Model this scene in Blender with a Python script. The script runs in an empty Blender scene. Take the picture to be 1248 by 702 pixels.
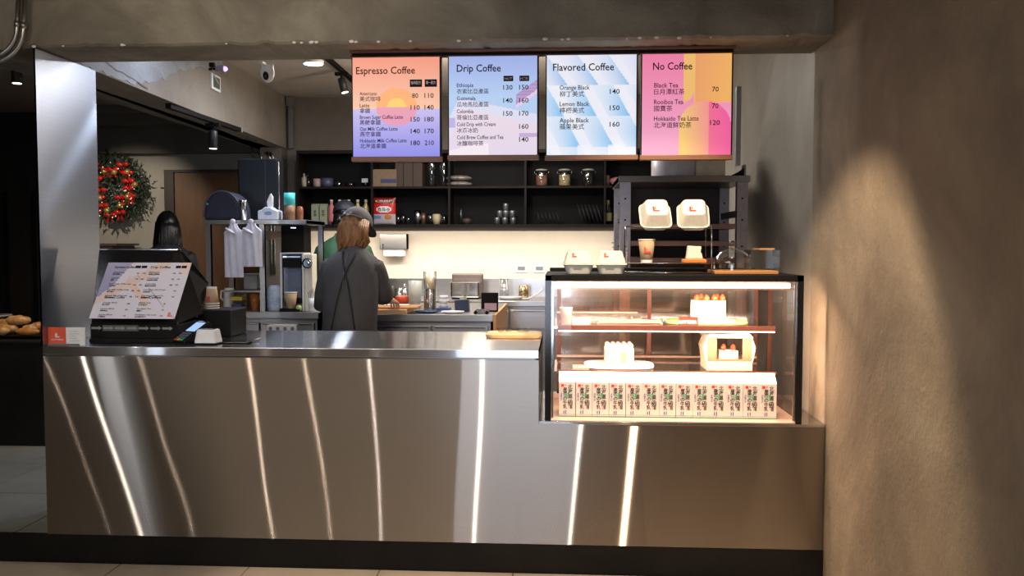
import bpy, math, random
from math import sin, cos, pi, radians
from mathutils import Vector, Matrix, Euler
random.seed(7)
SC = bpy.context.scene
COL = SC.collection

# ------------------------------------------------------------------ camera
FPX, PITCH, YAW, ROLL = 1040.34, .0492, .0584, .0007
CAMP = Vector((2.36, -3.739, 1.457))
_F = Vector((-sin(YAW)*cos(PITCH), cos(YAW)*cos(PITCH), -sin(PITCH)))
_R = Vector((cos(YAW), sin(YAW), 0)); _U = _R.cross(_F)
_R2 = _R*cos(ROLL)+_U*sin(ROLL); _U2 = -_R*sin(ROLL)+_U*cos(ROLL)
cd = bpy.data.cameras.new('camera'); cam = bpy.data.objects.new('camera', cd); COL.objects.link(cam)
cd.sensor_width = 36; cd.lens = FPX*36/1248; cd.clip_start = .05
cam.matrix_world = Matrix(((_R2.x, _U2.x, -_F.x, CAMP.x), (_R2.y, _U2.y, -_F.y, CAMP.y), (_R2.z, _U2.z, -_F.z, CAMP.z), (0, 0, 0, 1)))
SC.camera = cam

# ------------------------------------------------------------------ world, exposure
w = bpy.data.worlds.new('world'); SC.world = w; w.use_nodes = True
w.node_tree.nodes['Background'].inputs[0].default_value = (.8, .85, 1, 1)
w.node_tree.nodes['Background'].inputs[1].default_value = .02
SC.view_settings.view_transform = 'Standard'; SC.view_settings.look = 'None'
SC.view_settings.gamma = 1; SC.view_settings.use_curve_mapping = False
SC.view_settings.exposure = 0.0

# ------------------------------------------------------------------ lights of the place and added fills
def K(t):
    return {'w': (1, .74, .5), 'm': (1, .86, .7), 'n': (1, .95, .9), 'c': (.78, .87, 1), 'o': (1, .66, .4)}[t]
def area(name, loc, sx, sy, power, col, rot=(0, 0, 0), spread=180):
    l = bpy.data.lights.new(name, 'AREA'); l.shape = 'RECTANGLE'; l.size = sx; l.size_y = sy
    l.energy = power; l.color = col; l.spread = radians(spread)
    o = bpy.data.objects.new(name, l); o.location = loc; o.rotation_euler = rot; COL.objects.link(o); return o
def spot(name, loc, target, power, col, angle=50, blend=.4, rad=.03):
    l = bpy.data.lights.new(name, 'SPOT'); l.energy = power; l.color = col
    l.spot_size = radians(angle); l.spot_blend = blend; l.shadow_soft_size = rad
    o = bpy.data.objects.new(name, l); o.location = loc
    o.rotation_euler = (Vector(target)-Vector(loc)).to_track_quat('-Z', 'Y').to_euler(); COL.objects.link(o); return o
# the customers' side of the room (behind the camera): ceiling panel and bright track spots that streak on the steel
area('room_light', (.4, -3.2, 2.93), 2.6, 2.0, 42, K('m'))
STREAKS = [  # x, strength, radius, colour: a far row of track spots aimed at the counter
    (-2.17, 3, .010, 'm'), (-1.80, 32, .017, 'n'), (-1.35, 4, .009, 'm'), (-.50, 14, .013, 'm'),
    (.0, 8, .011, 'm'), (.58, 12, .011, 'n'), (1.56, 42, .018, 'n'), (2.46, 34, .016, 'n')]
for i, (x, p, rd_, c) in enumerate(STREAKS):
    spot('track_spot_light', (x, -4.0, 2.75), (2.36+(x-2.36)*.483, 0, .35), p, K(c), 44, .6, rd_)
area('added_band_light', (-1.47, -4.1, 1.5), .16, 1.6, 2.2, K('c'), (radians(90), 0, 0), 70)  # unseen upright panels added to make cool bands in the steel front
area('added_band_light', (1.9, -4.4, 1.4), 1.1, 1.6, 6, (.72, .82, 1), (radians(90), 0, 0), 70)
spot('sheet_fill_light', (.9, -1.5, 2.7), (.35, .12, 1.1), 42, K('n'), 34, .7, .03)  # extra spot added to brighten the menu sheet and small sign
# wall grazing spots on the right wall, and spots on the beam and boards
spot('wall_spot_light', (2.80, -.9, 2.7), (2.79, -.29, .79), 225, K('w'), 76, .3, .02)
spot('beam_spot_light', (1.1, -1.7, 2.75), (1.0, 0, 2.55), 45, K('m'), 75, 1, .05)
spot('beam_spot_light', (-.3, -1.7, 2.75), (-.3, 0, 2.55), 8, K('m'), 75, 1, .05)
# kitchen
area('kitchen_light', (1.9, 2.5, 2.72), 1.4, .5, 30, K('n'))
area('kitchen_light', (.45, 1.1, 2.72), .4, .4, 7, (.62, .74, 1))
pk = bpy.data.lights.new('kitchen_fill_light', 'POINT'); pk.energy = 38; pk.color = K('m'); pk.shadow_soft_size = .12  # added fill behind the menu boards, brightens kitchen ceiling and upper wall
pko = bpy.data.objects.new('kitchen_fill_light', pk); pko.location = (1.75, 2.0, 2.35); COL.objects.link(pko)
area('under_shelf_light', (1.5, 3.62, 1.585), 2.9, .03, 13, K('m'), (radians(22), 0, 0))
# left room
spot('wreath_spot_light', (-1.9, 3.3, 2.7), (-2.0, 4.9, 1.5), 75, K('m'), 60, .7, .03)
spot('door_spot_light', (-.9, 3.4, 2.7), (-1.1, 4.9, 1.2), 14, K('w'), 60, .9, .03)
spot('bread_spot_light', (-1.2, 1.3, 2.3), (-1.3, 1.85, .9), 34, K('w'), 50, .6, .03)
spot('aisle_spot_light', (-1.0, .6, 2.7), (-1.0, .8, 0), 18, K('m'), 80, .6, .03)
# display case LED
area('case_led_light', (2.86, .022, 1.268), 1.06, .012, 19, (1, .67, .48), (radians(22), 0, 0))
area('case_led_light', (2.86, .070, 1.052), 1.06, .010, 8, (1, .72, .55), (radians(15), 0, 0))

# ------------------------------------------------------------------ helpers
def at(px, py, y=None, z=None, x=None):
    d = _F+_R2*((px-624)/FPX)-_U2*((py-351)/FPX)
    t = (y-CAMP.y)/d.y if y is not None else ((z-CAMP.z)/d.z if z is not None else (x-CAMP.x)/d.x)
    return CAMP+d*t

class MB:
    def __init__(s): s.v = []; s.f = []; s.sm = []; s.mi = []; s.m = 0
    def add(s, vs, fs, smooth=False, M=None):
        b = len(s.v)
        for v in vs:
            v = Vector(v)
            if M is not None: v = M @ v
            s.v.append(tuple(v))
        for f in fs: s.f.append(tuple(b+i for i in f)); s.sm.append(smooth); s.mi.append(s.m)
        return s
    def box(s, x0, y0, z0, x1, y1, z1, M=None):
        vs = [(x, y, z) for z in (z0, z1) for y in (y0, y1) for x in (x0, x1)]
        return s.add(vs, [(0, 2, 3, 1), (4, 5, 7, 6), (0, 1, 5, 4), (2, 6, 7, 3), (0, 4, 6, 2), (1, 3, 7, 5)], False, M)
    def cbox(s, c, sx, sy, sz, M=None):
        return s.box(c[0]-sx/2, c[1]-sy/2, c[2]-sz/2, c[0]+sx/2, c[1]+sy/2, c[2]+sz/2, M)
    def prism(s, poly, d0, d1, axis='y', M=None, smooth=False):
        n = len(poly)
        def p(a, b, d): return {'y': (a, d, b), 'x': (d, a, b), 'z': (a, b, d)}[axis]
        vs = [p(a, b, d0) for a, b in poly]+[p(a, b, d1) for a, b in poly]
        fs = [tuple(range(n)), tuple(range(2*n-1, n-1, -1))]
        b = len(s.v); s.add(vs, fs, False, M)
        for i in range(n):
            j = (i+1) % n
            s.f.append((b+i, b+n+i, b+n+j, b+j)); s.sm.append(smooth); s.mi.append(s.m)
        return s
    def lathe(s, prof, n=20, M=None, smooth=True, sx=1, sy=1, cap=True):
        vs = []; fs = []
        for r, z in prof:
            for k in range(n):
                a = 2*pi*k/n; vs.append((r*cos(a)*sx, r*sin(a)*sy, z))
        for i in range(len(prof)-1):
            for k in range(n):
                l = (k+1) % n
                fs.append((i*n+k, i*n+l, (i+1)*n+l, (i+1)*n+k))
        s.add(vs, fs, smooth, M)
        if cap:
            b = len(s.v)-len(vs)
            s.f.append(tuple(b+k for k in range(n-1, -1, -1))); s.sm.append(False); s.mi.append(s.m)
            e = b+(len(prof)-1)*n
            s.f.append(tuple(e+k for k in range(n))); s.sm.append(False); s.mi.append(s.m)
        return s
    def cyl(s, c, r, h, n=18, axis='z', r2=None, smooth=True):
        M = Matrix.Translation(c)
        if axis == 'y': M = M @ Matrix.Rotation(-pi/2, 4, 'X')
        if axis == 'x': M = M @ Matrix.Rotation(pi/2, 4, 'Y')
        return s.lathe([(r, 0), (r if r2 is None else r2, h)], n, M, smooth)
    def tube(s, pts, r, n=8, smooth=True):
        pts = [Vector(p) for p in pts]; rings = []
        up = None
        for i, p in enumerate(pts):
            t = ((pts[min(i+1, len(pts)-1)]-p).normalized()+(p-pts[max(i-1, 0)]).normalized())
            t = t.normalized() if t.length > 1e-6 else Vector((0, 0, 1))
            if up is None: up = Vector((0, 0, 1)) if abs(t.z) < .9 else Vector((1, 0, 0))
            u = t.cross(up).normalized(); up = u.cross(t).normalized()
            rr = r[i] if isinstance(r, (list, tuple)) else r
            rings.append([p+u*cos(2*pi*k/n)*rr+up*sin(2*pi*k/n)*rr for k in range(n)])
        vs = [v for q in rings for v in q]; fs = []
        for i in range(len(pts)-1):
            for k in range(n):
                l = (k+1) % n; fs.append((i*n+k, i*n+l, (i+1)*n+l, (i+1)*n+k))
        s.add(vs, fs, smooth)
        b = len(s.v)-len(vs); e = b+(len(pts)-1)*n
        s.f.append(tuple(b+k for k in range(n-1, -1, -1))); s.sm.append(False); s.mi.append(s.m)
        s.f.append(tuple(e+k for k in range(n))); s.sm.append(False); s.mi.append(s.m)
        return s
    def sph(s, c, r, n=14, m=9, sx=1, sy=1, sz=1, fn=None, M=None):
        vs = []; fs = []
        for i in range(m+1):
            t = pi*i/m
            for k in range(n):
                a = 2*pi*k/n
                q = Vector((sin(t)*cos(a)*sx, sin(t)*sin(a)*sy, cos(t)*sz))
                if fn: q = fn(q)
                vs.append(Vector(c)+q*r)
        for i in range(m):
            for k in range(n):
                l = (k+1) % n; fs.append((i*n+k, (i+1)*n+k, (i+1)*n+l, i*n+l))
        return s.add(vs, fs, True, M)
    def loft(s, rings, n=20, cap=True, fn=None, smooth=True):
        # rings: (center, rx, ry, tilt matrix or None)
        vs = []; fs = []
        for i, (c, rx, ry, R) in enumerate(rings):
            for k in range(n):
                a = 2*pi*k/n
                q = Vector((cos(a)*rx, sin(a)*ry, 0))
                if R is not None: q = R @ q
                q = Vector(c)+q
                if fn: q = fn(q, i, a)
                vs.append(q)
        for i in range(len(rings)-1):
            for k in range(n):
                l = (k+1) % n; fs.append((i*n+k, i*n+l, (i+1)*n+l, (i+1)*n+k))
        s.add(vs, fs, smooth)
        if cap:
            b = len(s.v)-len(vs); e = b+(len(rings)-1)*n
            s.f.append(tuple(b+k for k in range(n-1, -1, -1))); s.sm.append(smooth); s.mi.append(s.m)
            s.f.append(tuple(e+k for k in range(n))); s.sm.append(smooth); s.mi.append(s.m)
        return s
    def shift(s, d):
        d = Vector(d); s.v = [tuple(Vector(v)-d) for v in s.v]; return s
    def mesh(s, name, mats):
        m = bpy.data.meshes.new(name); m.from_pydata(s.v, [], s.f)
        m.polygons.foreach_set('use_smooth', s.sm); m.polygons.foreach_set('material_index', s.mi)
        for x in (mats if isinstance(mats, (list, tuple)) else [mats]): m.materials.append(x)
        m.update(); return m

def _norm(m):
    import bmesh
    b = bmesh.new(); b.from_mesh(m); bmesh.ops.recalc_face_normals(b, faces=b.faces); b.to_mesh(m); b.free()
def part(name, mb, mat, parent=None, label=None, kind=None, bev=0, loc=None, norm=True, seg=2):
    m = mb.mesh(name, mat) if isinstance(mb, MB) else mb
    if norm and isinstance(mb, MB): _norm(m)
    o = bpy.data.objects.new(name, m); COL.objects.link(o)
    if parent: o.parent = parent
    if loc is not None: o.location = loc
    if label: o['label'] = label
    if kind: o['kind'] = kind
    if bev:
        b = o.modifiers.new('bevel', 'BEVEL'); b.width = bev; b.segments = seg; b.limit_method = 'ANGLE'; b.angle_limit = radians(40)
    return o
def thing(name, label, cat, loc=(0, 0, 0), rz=0, group=None, rot=None):
    o = bpy.data.objects.new(name, None); COL.objects.link(o); o.location = loc
    o.rotation_euler = rot if rot else (0, 0, rz); o.empty_display_size = .05
    o['label'] = label; o['category'] = cat
    if group: o['group'] = group
    return o
def solo(name, mb, mat, label, cat, loc=(0, 0, 0), rz=0, group=None, bev=0, rot=None):
    o = part(name, mb, mat, None, label, None, bev)
    o.location = loc; o.rotation_euler = rot if rot else (0, 0, rz); o['category'] = cat
    if group: o['group'] = group
    return o
def struct(name, mb, mat, bev=0):
    return part(name, mb, mat, None, None, 'structure', bev)
def kids(o): return [c for c in bpy.data.objects if c.parent == o]
def dup(o, loc=None, rz=None, label=None, parent=None):
    c = o.copy(); COL.objects.link(c)
    if parent: c.parent = parent
    if loc is not None: c.location = loc
    if rz is not None: c.rotation_euler = (0, 0, rz)
    if label: c['label'] = label
    for k in kids(o): dup(k, parent=c)
    return c

# ------------------------------------------------------------------ materials
def _nt(name):
    m = bpy.data.materials.new(name); m.use_nodes = True
    n = m.node_tree; n.nodes.clear()
    out = n.nodes.new('ShaderNodeOutputMaterial'); return m, n, out
def N(n, t, **kw):
    x = n.nodes.new(t)
    for k, v in kw.items():
        if k.startswith('i_'):
            x.inputs[k[2:].replace('_', ' ')].default_value = v
        else: setattr(x, k, v)
    return x
def mat(name, col, rough=.5, metal=0, var=.06, scale=30, bump=0, bscale=None, emis=None, es=0, coat=0, sheen=0, col2=None, stretch=None, trans=0, alpha=1, sss=0, spec=.5):
    m, n, out = _nt(name); b = N(n, 'ShaderNodeBsdfPrincipled'); n.links.new(b.outputs[0], out.inputs[0])
    b.inputs['Roughness'].default_value = rough; b.inputs['Metallic'].default_value = metal
    b.inputs['Coat Weight'].default_value = coat; b.inputs['Sheen Weight'].default_value = sheen
    b.inputs['Transmission Weight'].default_value = trans; b.inputs['Alpha'].default_value = alpha
    b.inputs['Specular IOR Level'].default_value = spec
    if sss: b.inputs['Subsurface Weight'].default_value = sss; b.inputs['Subsurface Scale'].default_value = .01
    tc = N(n, 'ShaderNodeTexCoord'); mp = N(n, 'ShaderNodeMapping')
    if stretch: mp.inputs['Scale'].default_value = stretch
    n.links.new(tc.outputs['Object'], mp.inputs[0])
    nz = N(n, 'ShaderNodeTexNoise', i_Scale=scale, i_Detail=5.0, i_Roughness=.6); n.links.new(mp.outputs[0], nz.inputs['Vector'])
    rp = N(n, 'ShaderNodeValToRGB'); e = rp.color_ramp.elements
    c2 = col2 if col2 else tuple(min(1, c*(1+var)) for c in col)
    c1 = col if col2 else tuple(c*(1-var) for c in col)
    e[0].position = .35; e[1].position = .65; e[0].color = (*c1, 1); e[1].color = (*c2, 1)
    n.links.new(nz.outputs['Fac'], rp.inputs[0]); n.links.new(rp.outputs[0], b.inputs['Base Color'])
    if bump:
        n2 = N(n, 'ShaderNodeTexNoise', i_Scale=bscale or scale, i_Detail=6.0); n.links.new(mp.outputs[0], n2.inputs['Vector'])
        bp = N(n, 'ShaderNodeBump', i_Strength=bump, i_Distance=.01); n.links.new(n2.outputs['Fac'], bp.inputs['Height'])
        n.links.new(bp.outputs[0], b.inputs['Normal'])
    if es: b.inputs['Emission Color'].default_value = (*(emis or col), 1); b.inputs['Emission Strength'].default_value = es
    return m
def glassm(name, tint=(.97, .98, .97), gl=1.0, rough=.02):
    m, n, out = _nt(name)
    t = N(n, 'ShaderNodeBsdfTransparent'); t.inputs[0].default_value = (*tint, 1)
    g = N(n, 'ShaderNodeBsdfGlossy'); g.inputs['Roughness'].default_value = rough
    f = N(n, 'ShaderNodeFresnel', i_IOR=1.5); mm = N(n, 'ShaderNodeMath', operation='MULTIPLY'); mm.inputs[1].default_value = gl
    mx = N(n, 'ShaderNodeMixShader'); gm = N(n, 'ShaderNodeNewGeometry'); ib = N(n, 'ShaderNodeMath', operation='SUBTRACT'); ib.inputs[0].default_value = 1; n.links.new(gm.outputs['Backfacing'], ib.inputs[1])
    m3 = N(n, 'ShaderNodeMath', operation='MULTIPLY'); m3.use_clamp = True; n.links.new(f.outputs[0], mm.inputs[0]); n.links.new(mm.outputs[0], m3.inputs[0]); n.links.new(ib.outputs[0], m3.inputs[1]); n.links.new(m3.outputs[0], mx.inputs[0])
    n.links.new(t.outputs[0], mx.inputs[1]); n.links.new(g.outputs[0], mx.inputs[2]); n.links.new(mx.outputs[0], out.inputs[0]); return m
def steel(name, col=(.55, .54, .53), tang=(0, 0, 1), r=.14, an=.8, soft=.25, mixf=.35, wave=0, wscale=1.0, twist=0):
    """brushed stainless steel: strongly anisotropic lobe plus a softer one; optional slow waviness of the sheet"""
    m, n, out = _nt(name)
    a = N(n, 'ShaderNodeBsdfAnisotropic'); a.distribution = 'GGX'
    a.inputs['Roughness'].default_value = r; a.inputs['Anisotropy'].default_value = an
    tv = N(n, 'ShaderNodeCombineXYZ'); tv.inputs[0].default_value, tv.inputs[1].default_value, tv.inputs[2].default_value = tang
    n.links.new(tv.outputs[0], a.inputs['Tangent'])
    g = N(n, 'ShaderNodeBsdfAnisotropic'); g.inputs['Roughness'].default_value = soft; g.inputs['Anisotropy'].default_value = .35
    n.links.new(tv.outputs[0], g.inputs['Tangent'])
    tc = N(n, 'ShaderNodeTexCoord'); mp = N(n, 'ShaderNodeMapping')
    ax = [220, 220, 220]; ax[0 if abs(tang[0]) > .5 else 1] = 3
    mp.inputs['Scale'].default_value = ax
    n.links.new(tc.outputs['Object'], mp.inputs[0])
    nz = N(n, 'ShaderNodeTexNoise', i_Scale=1.0, i_Detail=4.0); n.links.new(mp.outputs[0], nz.inputs['Vector'])
    rp = N(n, 'ShaderNodeValToRGB'); e = rp.color_ramp.elements
    e[0].position = .3; e[1].position = .7
    e[0].color = (*[c*.95 for c in col], 1); e[1].color = (*[c*1.04 for c in col], 1)
    n.links.new(nz.outputs['Fac'], rp.inputs[0])
    n.links.new(rp.outputs[0], a.inputs['Color']); n.links.new(rp.outputs[0], g.inputs['Color'])
    mx = N(n, 'ShaderNodeMixShader', i_Fac=mixf); n.links.new(a.outputs[0], mx.inputs[1]); n.links.new(g.outputs[0], mx.inputs[2])
    n.links.new(mx.outputs[0], out.inputs[0])
    if wave:
        m2 = N(n, 'ShaderNodeMapping'); m2.inputs['Scale'].default_value = (1.0, 1, .35); n.links.new(tc.outputs['Object'], m2.inputs[0])
        nw = N(n, 'ShaderNodeTexNoise', i_Scale=wscale, i_Detail=1.0); n.links.new(m2.outputs[0], nw.inputs['Vector'])
        bp = N(n, 'ShaderNodeBump', i_Strength=1.0, i_Distance=wave); n.links.new(nw.outputs['Fac'], bp.inputs['Height'])
        if twist:  # the sheet is slightly twisted along its length
            sx_ = N(n, 'ShaderNodeSeparateXYZ'); n.links.new(tc.outputs['Object'], sx_.inputs[0])
            def mth(op, *ins):
                q = N(n, 'ShaderNodeMath', operation=op)
                for k, v in enumerate(ins):
                    if isinstance(v, (int, float)): q.inputs[k].default_value = v
                    else: n.links.new(v, q.inputs[k])
                return q.outputs[0]
            X, Z_ = sx_.outputs[0], sx_.outputs[2]
            hh_ = mth('MULTIPLY', mth('MULTIPLY', mth('SUBTRACT', mth('MULTIPLY', mth('MULTIPLY', X, X), .5), mth('ADD', mth('MULTIPLY', X, .05), 1.62)), Z_), twist)
            b2 = N(n, 'ShaderNodeBump', i_Strength=1.0, i_Distance=1.0); n.links.new(hh_, b2.inputs['Height']); n.links.new(bp.outputs[0], b2.inputs['Normal']); bp = b2
        n.links.new(bp.outputs[0], a.inputs['Normal']); n.links.new(bp.outputs[0], g.inputs['Normal'])
    return m
def concrete(name, c1, c2, c3, rough=.85, s=1.2, bump=.25):
    m, n, out = _nt(name); b = N(n, 'ShaderNodeBsdfPrincipled'); n.links.new(b.outputs[0], out.inputs[0])
    b.inputs['Roughness'].default_value = rough
    tc = N(n, 'ShaderNodeTexCoord')
    a = N(n, 'ShaderNodeTexNoise', i_Scale=s, i_Detail=8.0, i_Roughness=.62, i_Distortion=.6); n.links.new(tc.outputs['Object'], a.inputs['Vector'])
    r = N(n, 'ShaderNodeValToRGB'); e = r.color_ramp.elements; e[0].position = .32; e[1].position = .68
    e[0].color = (*c1, 1); e[1].color = (*c3, 1); q = r.color_ramp.elements.new(.5); q.color = (*c2, 1)
    n.links.new(a.outputs['Fac'], r.inputs[0]); n.links.new(r.outputs[0], b.inputs['Base Color'])
    f = N(n, 'ShaderNodeTexNoise', i_Scale=s*28, i_Detail=8.0, i_Roughness=.7); n.links.new(tc.outputs['Object'], f.inputs['Vector'])
    bp = N(n, 'ShaderNodeBump', i_Strength=bump, i_Distance=.02); n.links.new(f.outputs['Fac'], bp.inputs['Height'])
    bp2 = N(n, 'ShaderNodeBump', i_Strength=bump*.8, i_Distance=.06); n.links.new(a.outputs['Fac'], bp2.inputs['Height']); n.links.new(bp.outputs[0], bp2.inputs['Normal'])
    n.links.new(bp2.outputs[0], b.inputs['Normal']); return m
def vcol(name, rough=.5, es=0, diff=1.0):
    m, n, out = _nt(name); b = N(n, 'ShaderNodeBsdfPrincipled'); n.links.new(b.outputs[0], out.inputs[0])
    c = N(n, 'ShaderNodeVertexColor', layer_name='print'); b.inputs['Roughness'].default_value = rough
    mx = N(n, 'ShaderNodeMix', data_type='RGBA', blend_type='MULTIPLY'); mx.inputs['Factor'].default_value = 1
    mx.inputs['B'].default_value = (diff, diff, diff, 1)
    n.links.new(c.outputs['Color'], mx.inputs['A']); n.links.new(mx.outputs['Result'], b.inputs['Base Color'])
    if es: n.links.new(c.outputs['Color'], b.inputs['Emission Color']); b.inputs['Emission Strength'].default_value = es
    return m
def wood(name, c1, c2, rough=.45, s=(2, 30, 30)):
    return mat(name, c1, rough, 0, 0, 1.0, col2=c2, stretch=s, bump=.08)

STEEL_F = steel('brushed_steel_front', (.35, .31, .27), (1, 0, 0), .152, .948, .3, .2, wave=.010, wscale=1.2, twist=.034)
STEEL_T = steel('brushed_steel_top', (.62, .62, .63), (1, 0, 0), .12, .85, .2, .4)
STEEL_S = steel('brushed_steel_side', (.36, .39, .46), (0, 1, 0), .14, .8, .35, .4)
STEEL_D = steel('brushed_steel_dark', (.34, .33, .33), (1, 0, 0), .2, .6, .35, .6)
STEEL_B = steel('brushed_steel_bench', (.50, .49, .49), (1, 0, 0), .16, .6, .35, .5)
CHROME = mat('chrome', (.75, .75, .76), .12, 1, .03)
PIPE = mat('galvanised_pipe', (.42, .42, .40), .28, 1, .15, 12)
WALL_R = concrete('plaster_right_wall', (.125, .100, .072), (.205, .168, .120), (.31, .26, .185), .8, 1.1, .35)
WALL_G = concrete('plaster_grey_wall', (.12, .10, .08), (.155, .13, .105), (.20, .17, .14), .7, 1.5, .15)
BEAM = concrete('olive_concrete', (.145, .125, .10), (.23, .205, .155), (.34, .31, .24), .8, 2.2, .35)
WALL_L = concrete('left_room_plaster', (.33, .31, .27), (.38, .36, .31), (.43, .40, .35), .85, 1.0, .1)
WALL_U = concrete('upper_wall_brown', (.14, .125, .105), (.165, .15, .125), (.19, .17, .145), .85, 1.0, .08)
CEIL = concrete('ceiling_plaster', (.28, .25, .215), (.31, .28, .24), (.34, .31, .265), .9, .8, .05)
CREAM = mat('cream_wall_paint', (.78, .71, .60), .6, 0, .03, 6)
DARKWALL = mat('dark_panel', (.018, .016, .013), .6, 0, .3, 3, stretch=(3, 1, .4))
FLOOR_B = concrete('beige_tile', (.38, .33, .26), (.44, .385, .31), (.49, .43, .35), .45, 3, .03)
FLOOR_G = concrete('grey_tile', (.15, .155, .145), (.19, .195, .18), (.23, .235, .22), .4, 3, .03)
GROUT = mat('grout', (.10, .09, .08), .9)
BLACK = mat('black_matte', (.007, .006, .006), .7, 0, .2, spec=.2)
BLACKG = mat('black_gloss', (.008, .008, .009), .15, 0, .1)
BLACKP = mat('black_plinth', (.008, .007, .006), .6, 0, .3, 4, spec=.2)
SHELFW = mat('dark_brown_shelf', (.011, .0065, .0045), .55, 0, .3, 3, stretch=(1, 8, 8), spec=.2)
WALNUT = wood('walnut_rail', (.16, .07, .035), (.24, .11, .055), .45)
WOODL = wood('light_wood', (.62, .40, .18), (.74, .52, .27), .45)
WOODO = wood('orange_wood', (.45, .20, .07), (.58, .29, .11), .4)
BROWN_DOOR = mat('brown_door', (.13, .062, .026), .5, 0, .15, 3, stretch=(6, 1, 1))
WHITE = mat('white_plastic', (.78, .78, .78), .35, 0, .02)
PAPER = mat('white_paper', (.82, .81, .79), .7, 0, .02)
CREAMP = mat('cream_pulp', (.80, .77, .66), .75, 0, .04, 80, bump=.05)
KRAFT = mat('kraft_paper', (.50, .36, .22), .75, 0, .05, 60)
KRAFTW = mat('white_cardboard', (.55, .47, .36), .6, 0, .03)
RED = mat('red_print', (.62, .045, .03), .5)
ORANGE = mat('orange_plastic', (.85, .22, .03), .4)
NAVY = mat('navy_fabric', (.015, .018, .035), .7, 0, .2, 60, bump=.1)
GLASS = glassm('clear_glass', (.95, .96, .96), 1.8)
GLASSC = glassm('case_glass', (.98, .97, .95), .75)
GLASSD = glassm('thin_jar_glass', (.92, .94, .94), 4.0, .04)
PLASTIC = glassm('clear_plastic', (.92, .92, .90), 2.2, .12)
GLASSR = glassm('rear_pane_glass', (.92, .80, .70), 7.0, .12)
LED = mat('led_tube', (1, .85, .75), .5, emis=(1, .80, .66), es=9)
LEDW = mat('lamp_face', (1, 1, 1), .5, emis=(.93, .96, 1), es=14)
LEDS = mat('spot_lens', (1, .95, .85), .5, emis=(1, .9, .75), es=9)
INK = mat('dark_ink', (.012, .010, .018), .6, spec=.1)
INKR = mat('brown_ink', (.10, .022, .012), .6, spec=.1)
INKW = mat('white_ink', (.8, .8, .8), .6)
SKIN = mat('skin', (.62, .36, .24), .5, 0, .06, 30, sss=.1)

# ------------------------------------------------------------------ text
_tc = {}
def glyphs(txt, bold=0):
    k = (txt, bold)
    if k not in _tc:
        c = bpy.data.curves.new('t', 'FONT'); c.body = txt; c.resolution_u = 2; c.offset = bold
        o = bpy.data.objects.new('t', c); COL.objects.link(o)
        dg = bpy.context.evaluated_depsgraph_get(); m = bpy.data.meshes.new_from_object(o.evaluated_get(dg))
        vs = [tuple(v.co) for v in m.vertices]; fs = [tuple(p.vertices) for p in m.polygons]
        bpy.data.objects.remove(o); bpy.data.curves.remove(c); bpy.data.meshes.remove(m)
        wd = max((v[0] for v in vs), default=0)-min((v[0] for v in vs), default=0)
        _tc[k] = (vs, fs, wd, min((v[0] for v in vs), default=0))
    return _tc[k]
def text(mb, txt, x, z, size, M=None, width=None, bold=.008, align='l', slant=0):
    """letters in the local x-z plane facing -y; x,z = left/baseline"""
    vs, fs, wd, x0 = glyphs(txt, bold)
    sx = size if width is None else width/max(wd, 1e-6)
    off = {'l': 0, 'c': -wd*sx/2, 'r': -wd*sx}[align]
    mb.add([(x+off+(v[0]-x0+slant*v[1])*sx, 0, z+v[1]*size) for v in vs], fs, False, M)

def printed(name, w_, h_, nx, nz, fn, material, parent, bow=None, loc=None, M=None):
    """flat printed sheet in the local x-z plane facing -y; fn(u,v)->rgb, v up"""
    vs = []; fs = []; cols = []
    for j in range(nz+1):
        for i in range(nx+1):
            u, v = i/nx, j/nz
            p = Vector((u*w_, bow(u, v) if bow else 0, v*h_)); vs.append(M @ p if M is not None else p)
    for j in range(nz):
        for i in range(nx):
            a = j*(nx+1)+i; fs.append((a, a+1, a+nx+2, a+nx+1)); c = fn((i+.5)/nx, (j+.5)/nz)
            cols += [c[0], c[1], c[2], 1]*4
    m = bpy.data.meshes.new(name); m.from_pydata(vs, [], fs); m.materials.append(material)
    if bow: m.polygons.foreach_set('use_smooth', [True]*len(fs))
    ca = m.color_attributes.new('print', 'FLOAT_COLOR', 'CORNER'); ca.data.foreach_set('color', cols)
    m.update(); return part(name, m, None, parent, loc=loc)
def s2l(c):  # sRGB 0-255 -> linear
    return tuple(((x/255)/12.92 if x/255 <= .04045 else ((x/255+.055)/1.055)**2.4) for x in c)
def lerp(a, b, t): t = max(0, min(1, t)); return tuple(a[i]+(b[i]-a[i])*t for i in range(len(a)))

# ================================================================== STRUCTURE
PZ = .1314; ZB = 2.343; XR = 3.504; ZC = 2.81
def B(x0, y0, z0, x1, y1, z1): return MB().box(x0, y0, z0, x1, y1, z1)
fl = struct('floor', B(-4, -7, -.05, 3.6, .02, -.004), GROUT)
k = 0
for i in range(-3, 7):
    for j in range(1, 4):
        x0 = i*.6+.35; y0 = -j*.6; x1 = min(x0+.594, XR-.002)
        if x1 <= x0: continue
        part('tile', B(x0, y0, -.004, x1, y0+.594, 0), FLOOR_B, fl)
part('tiled_area', B(-3.9, -7, -.004, XR, -1.8, 0), FLOOR_B, fl)
struct('trim_1', B(-3.0, .0, 0, XR, .02, PZ-.002), BLACKP)
f2 = struct('floor_2', B(-4, .02, 0, XR, 5.2, PZ-.004), GROUT)
for i in range(3):
    for j in range(3):
        part('tile', B(-1.96+i*.6, .021+j*.6-.0, PZ-.004, -1.96+i*.6+.594, .021+j*.6+.594, PZ), FLOOR_G, f2)
part('tiled_area', B(-4, 1.82, PZ-.004, XR, 5.2, PZ), FLOOR_G, f2)
part('tiled_area', B(-.16, .021, PZ-.004, XR, 1.82, PZ), FLOOR_G, f2)
struct('wall_right', B(XR, -7, 0, XR+.2, .26, 3.0), WALL_R)
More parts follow.
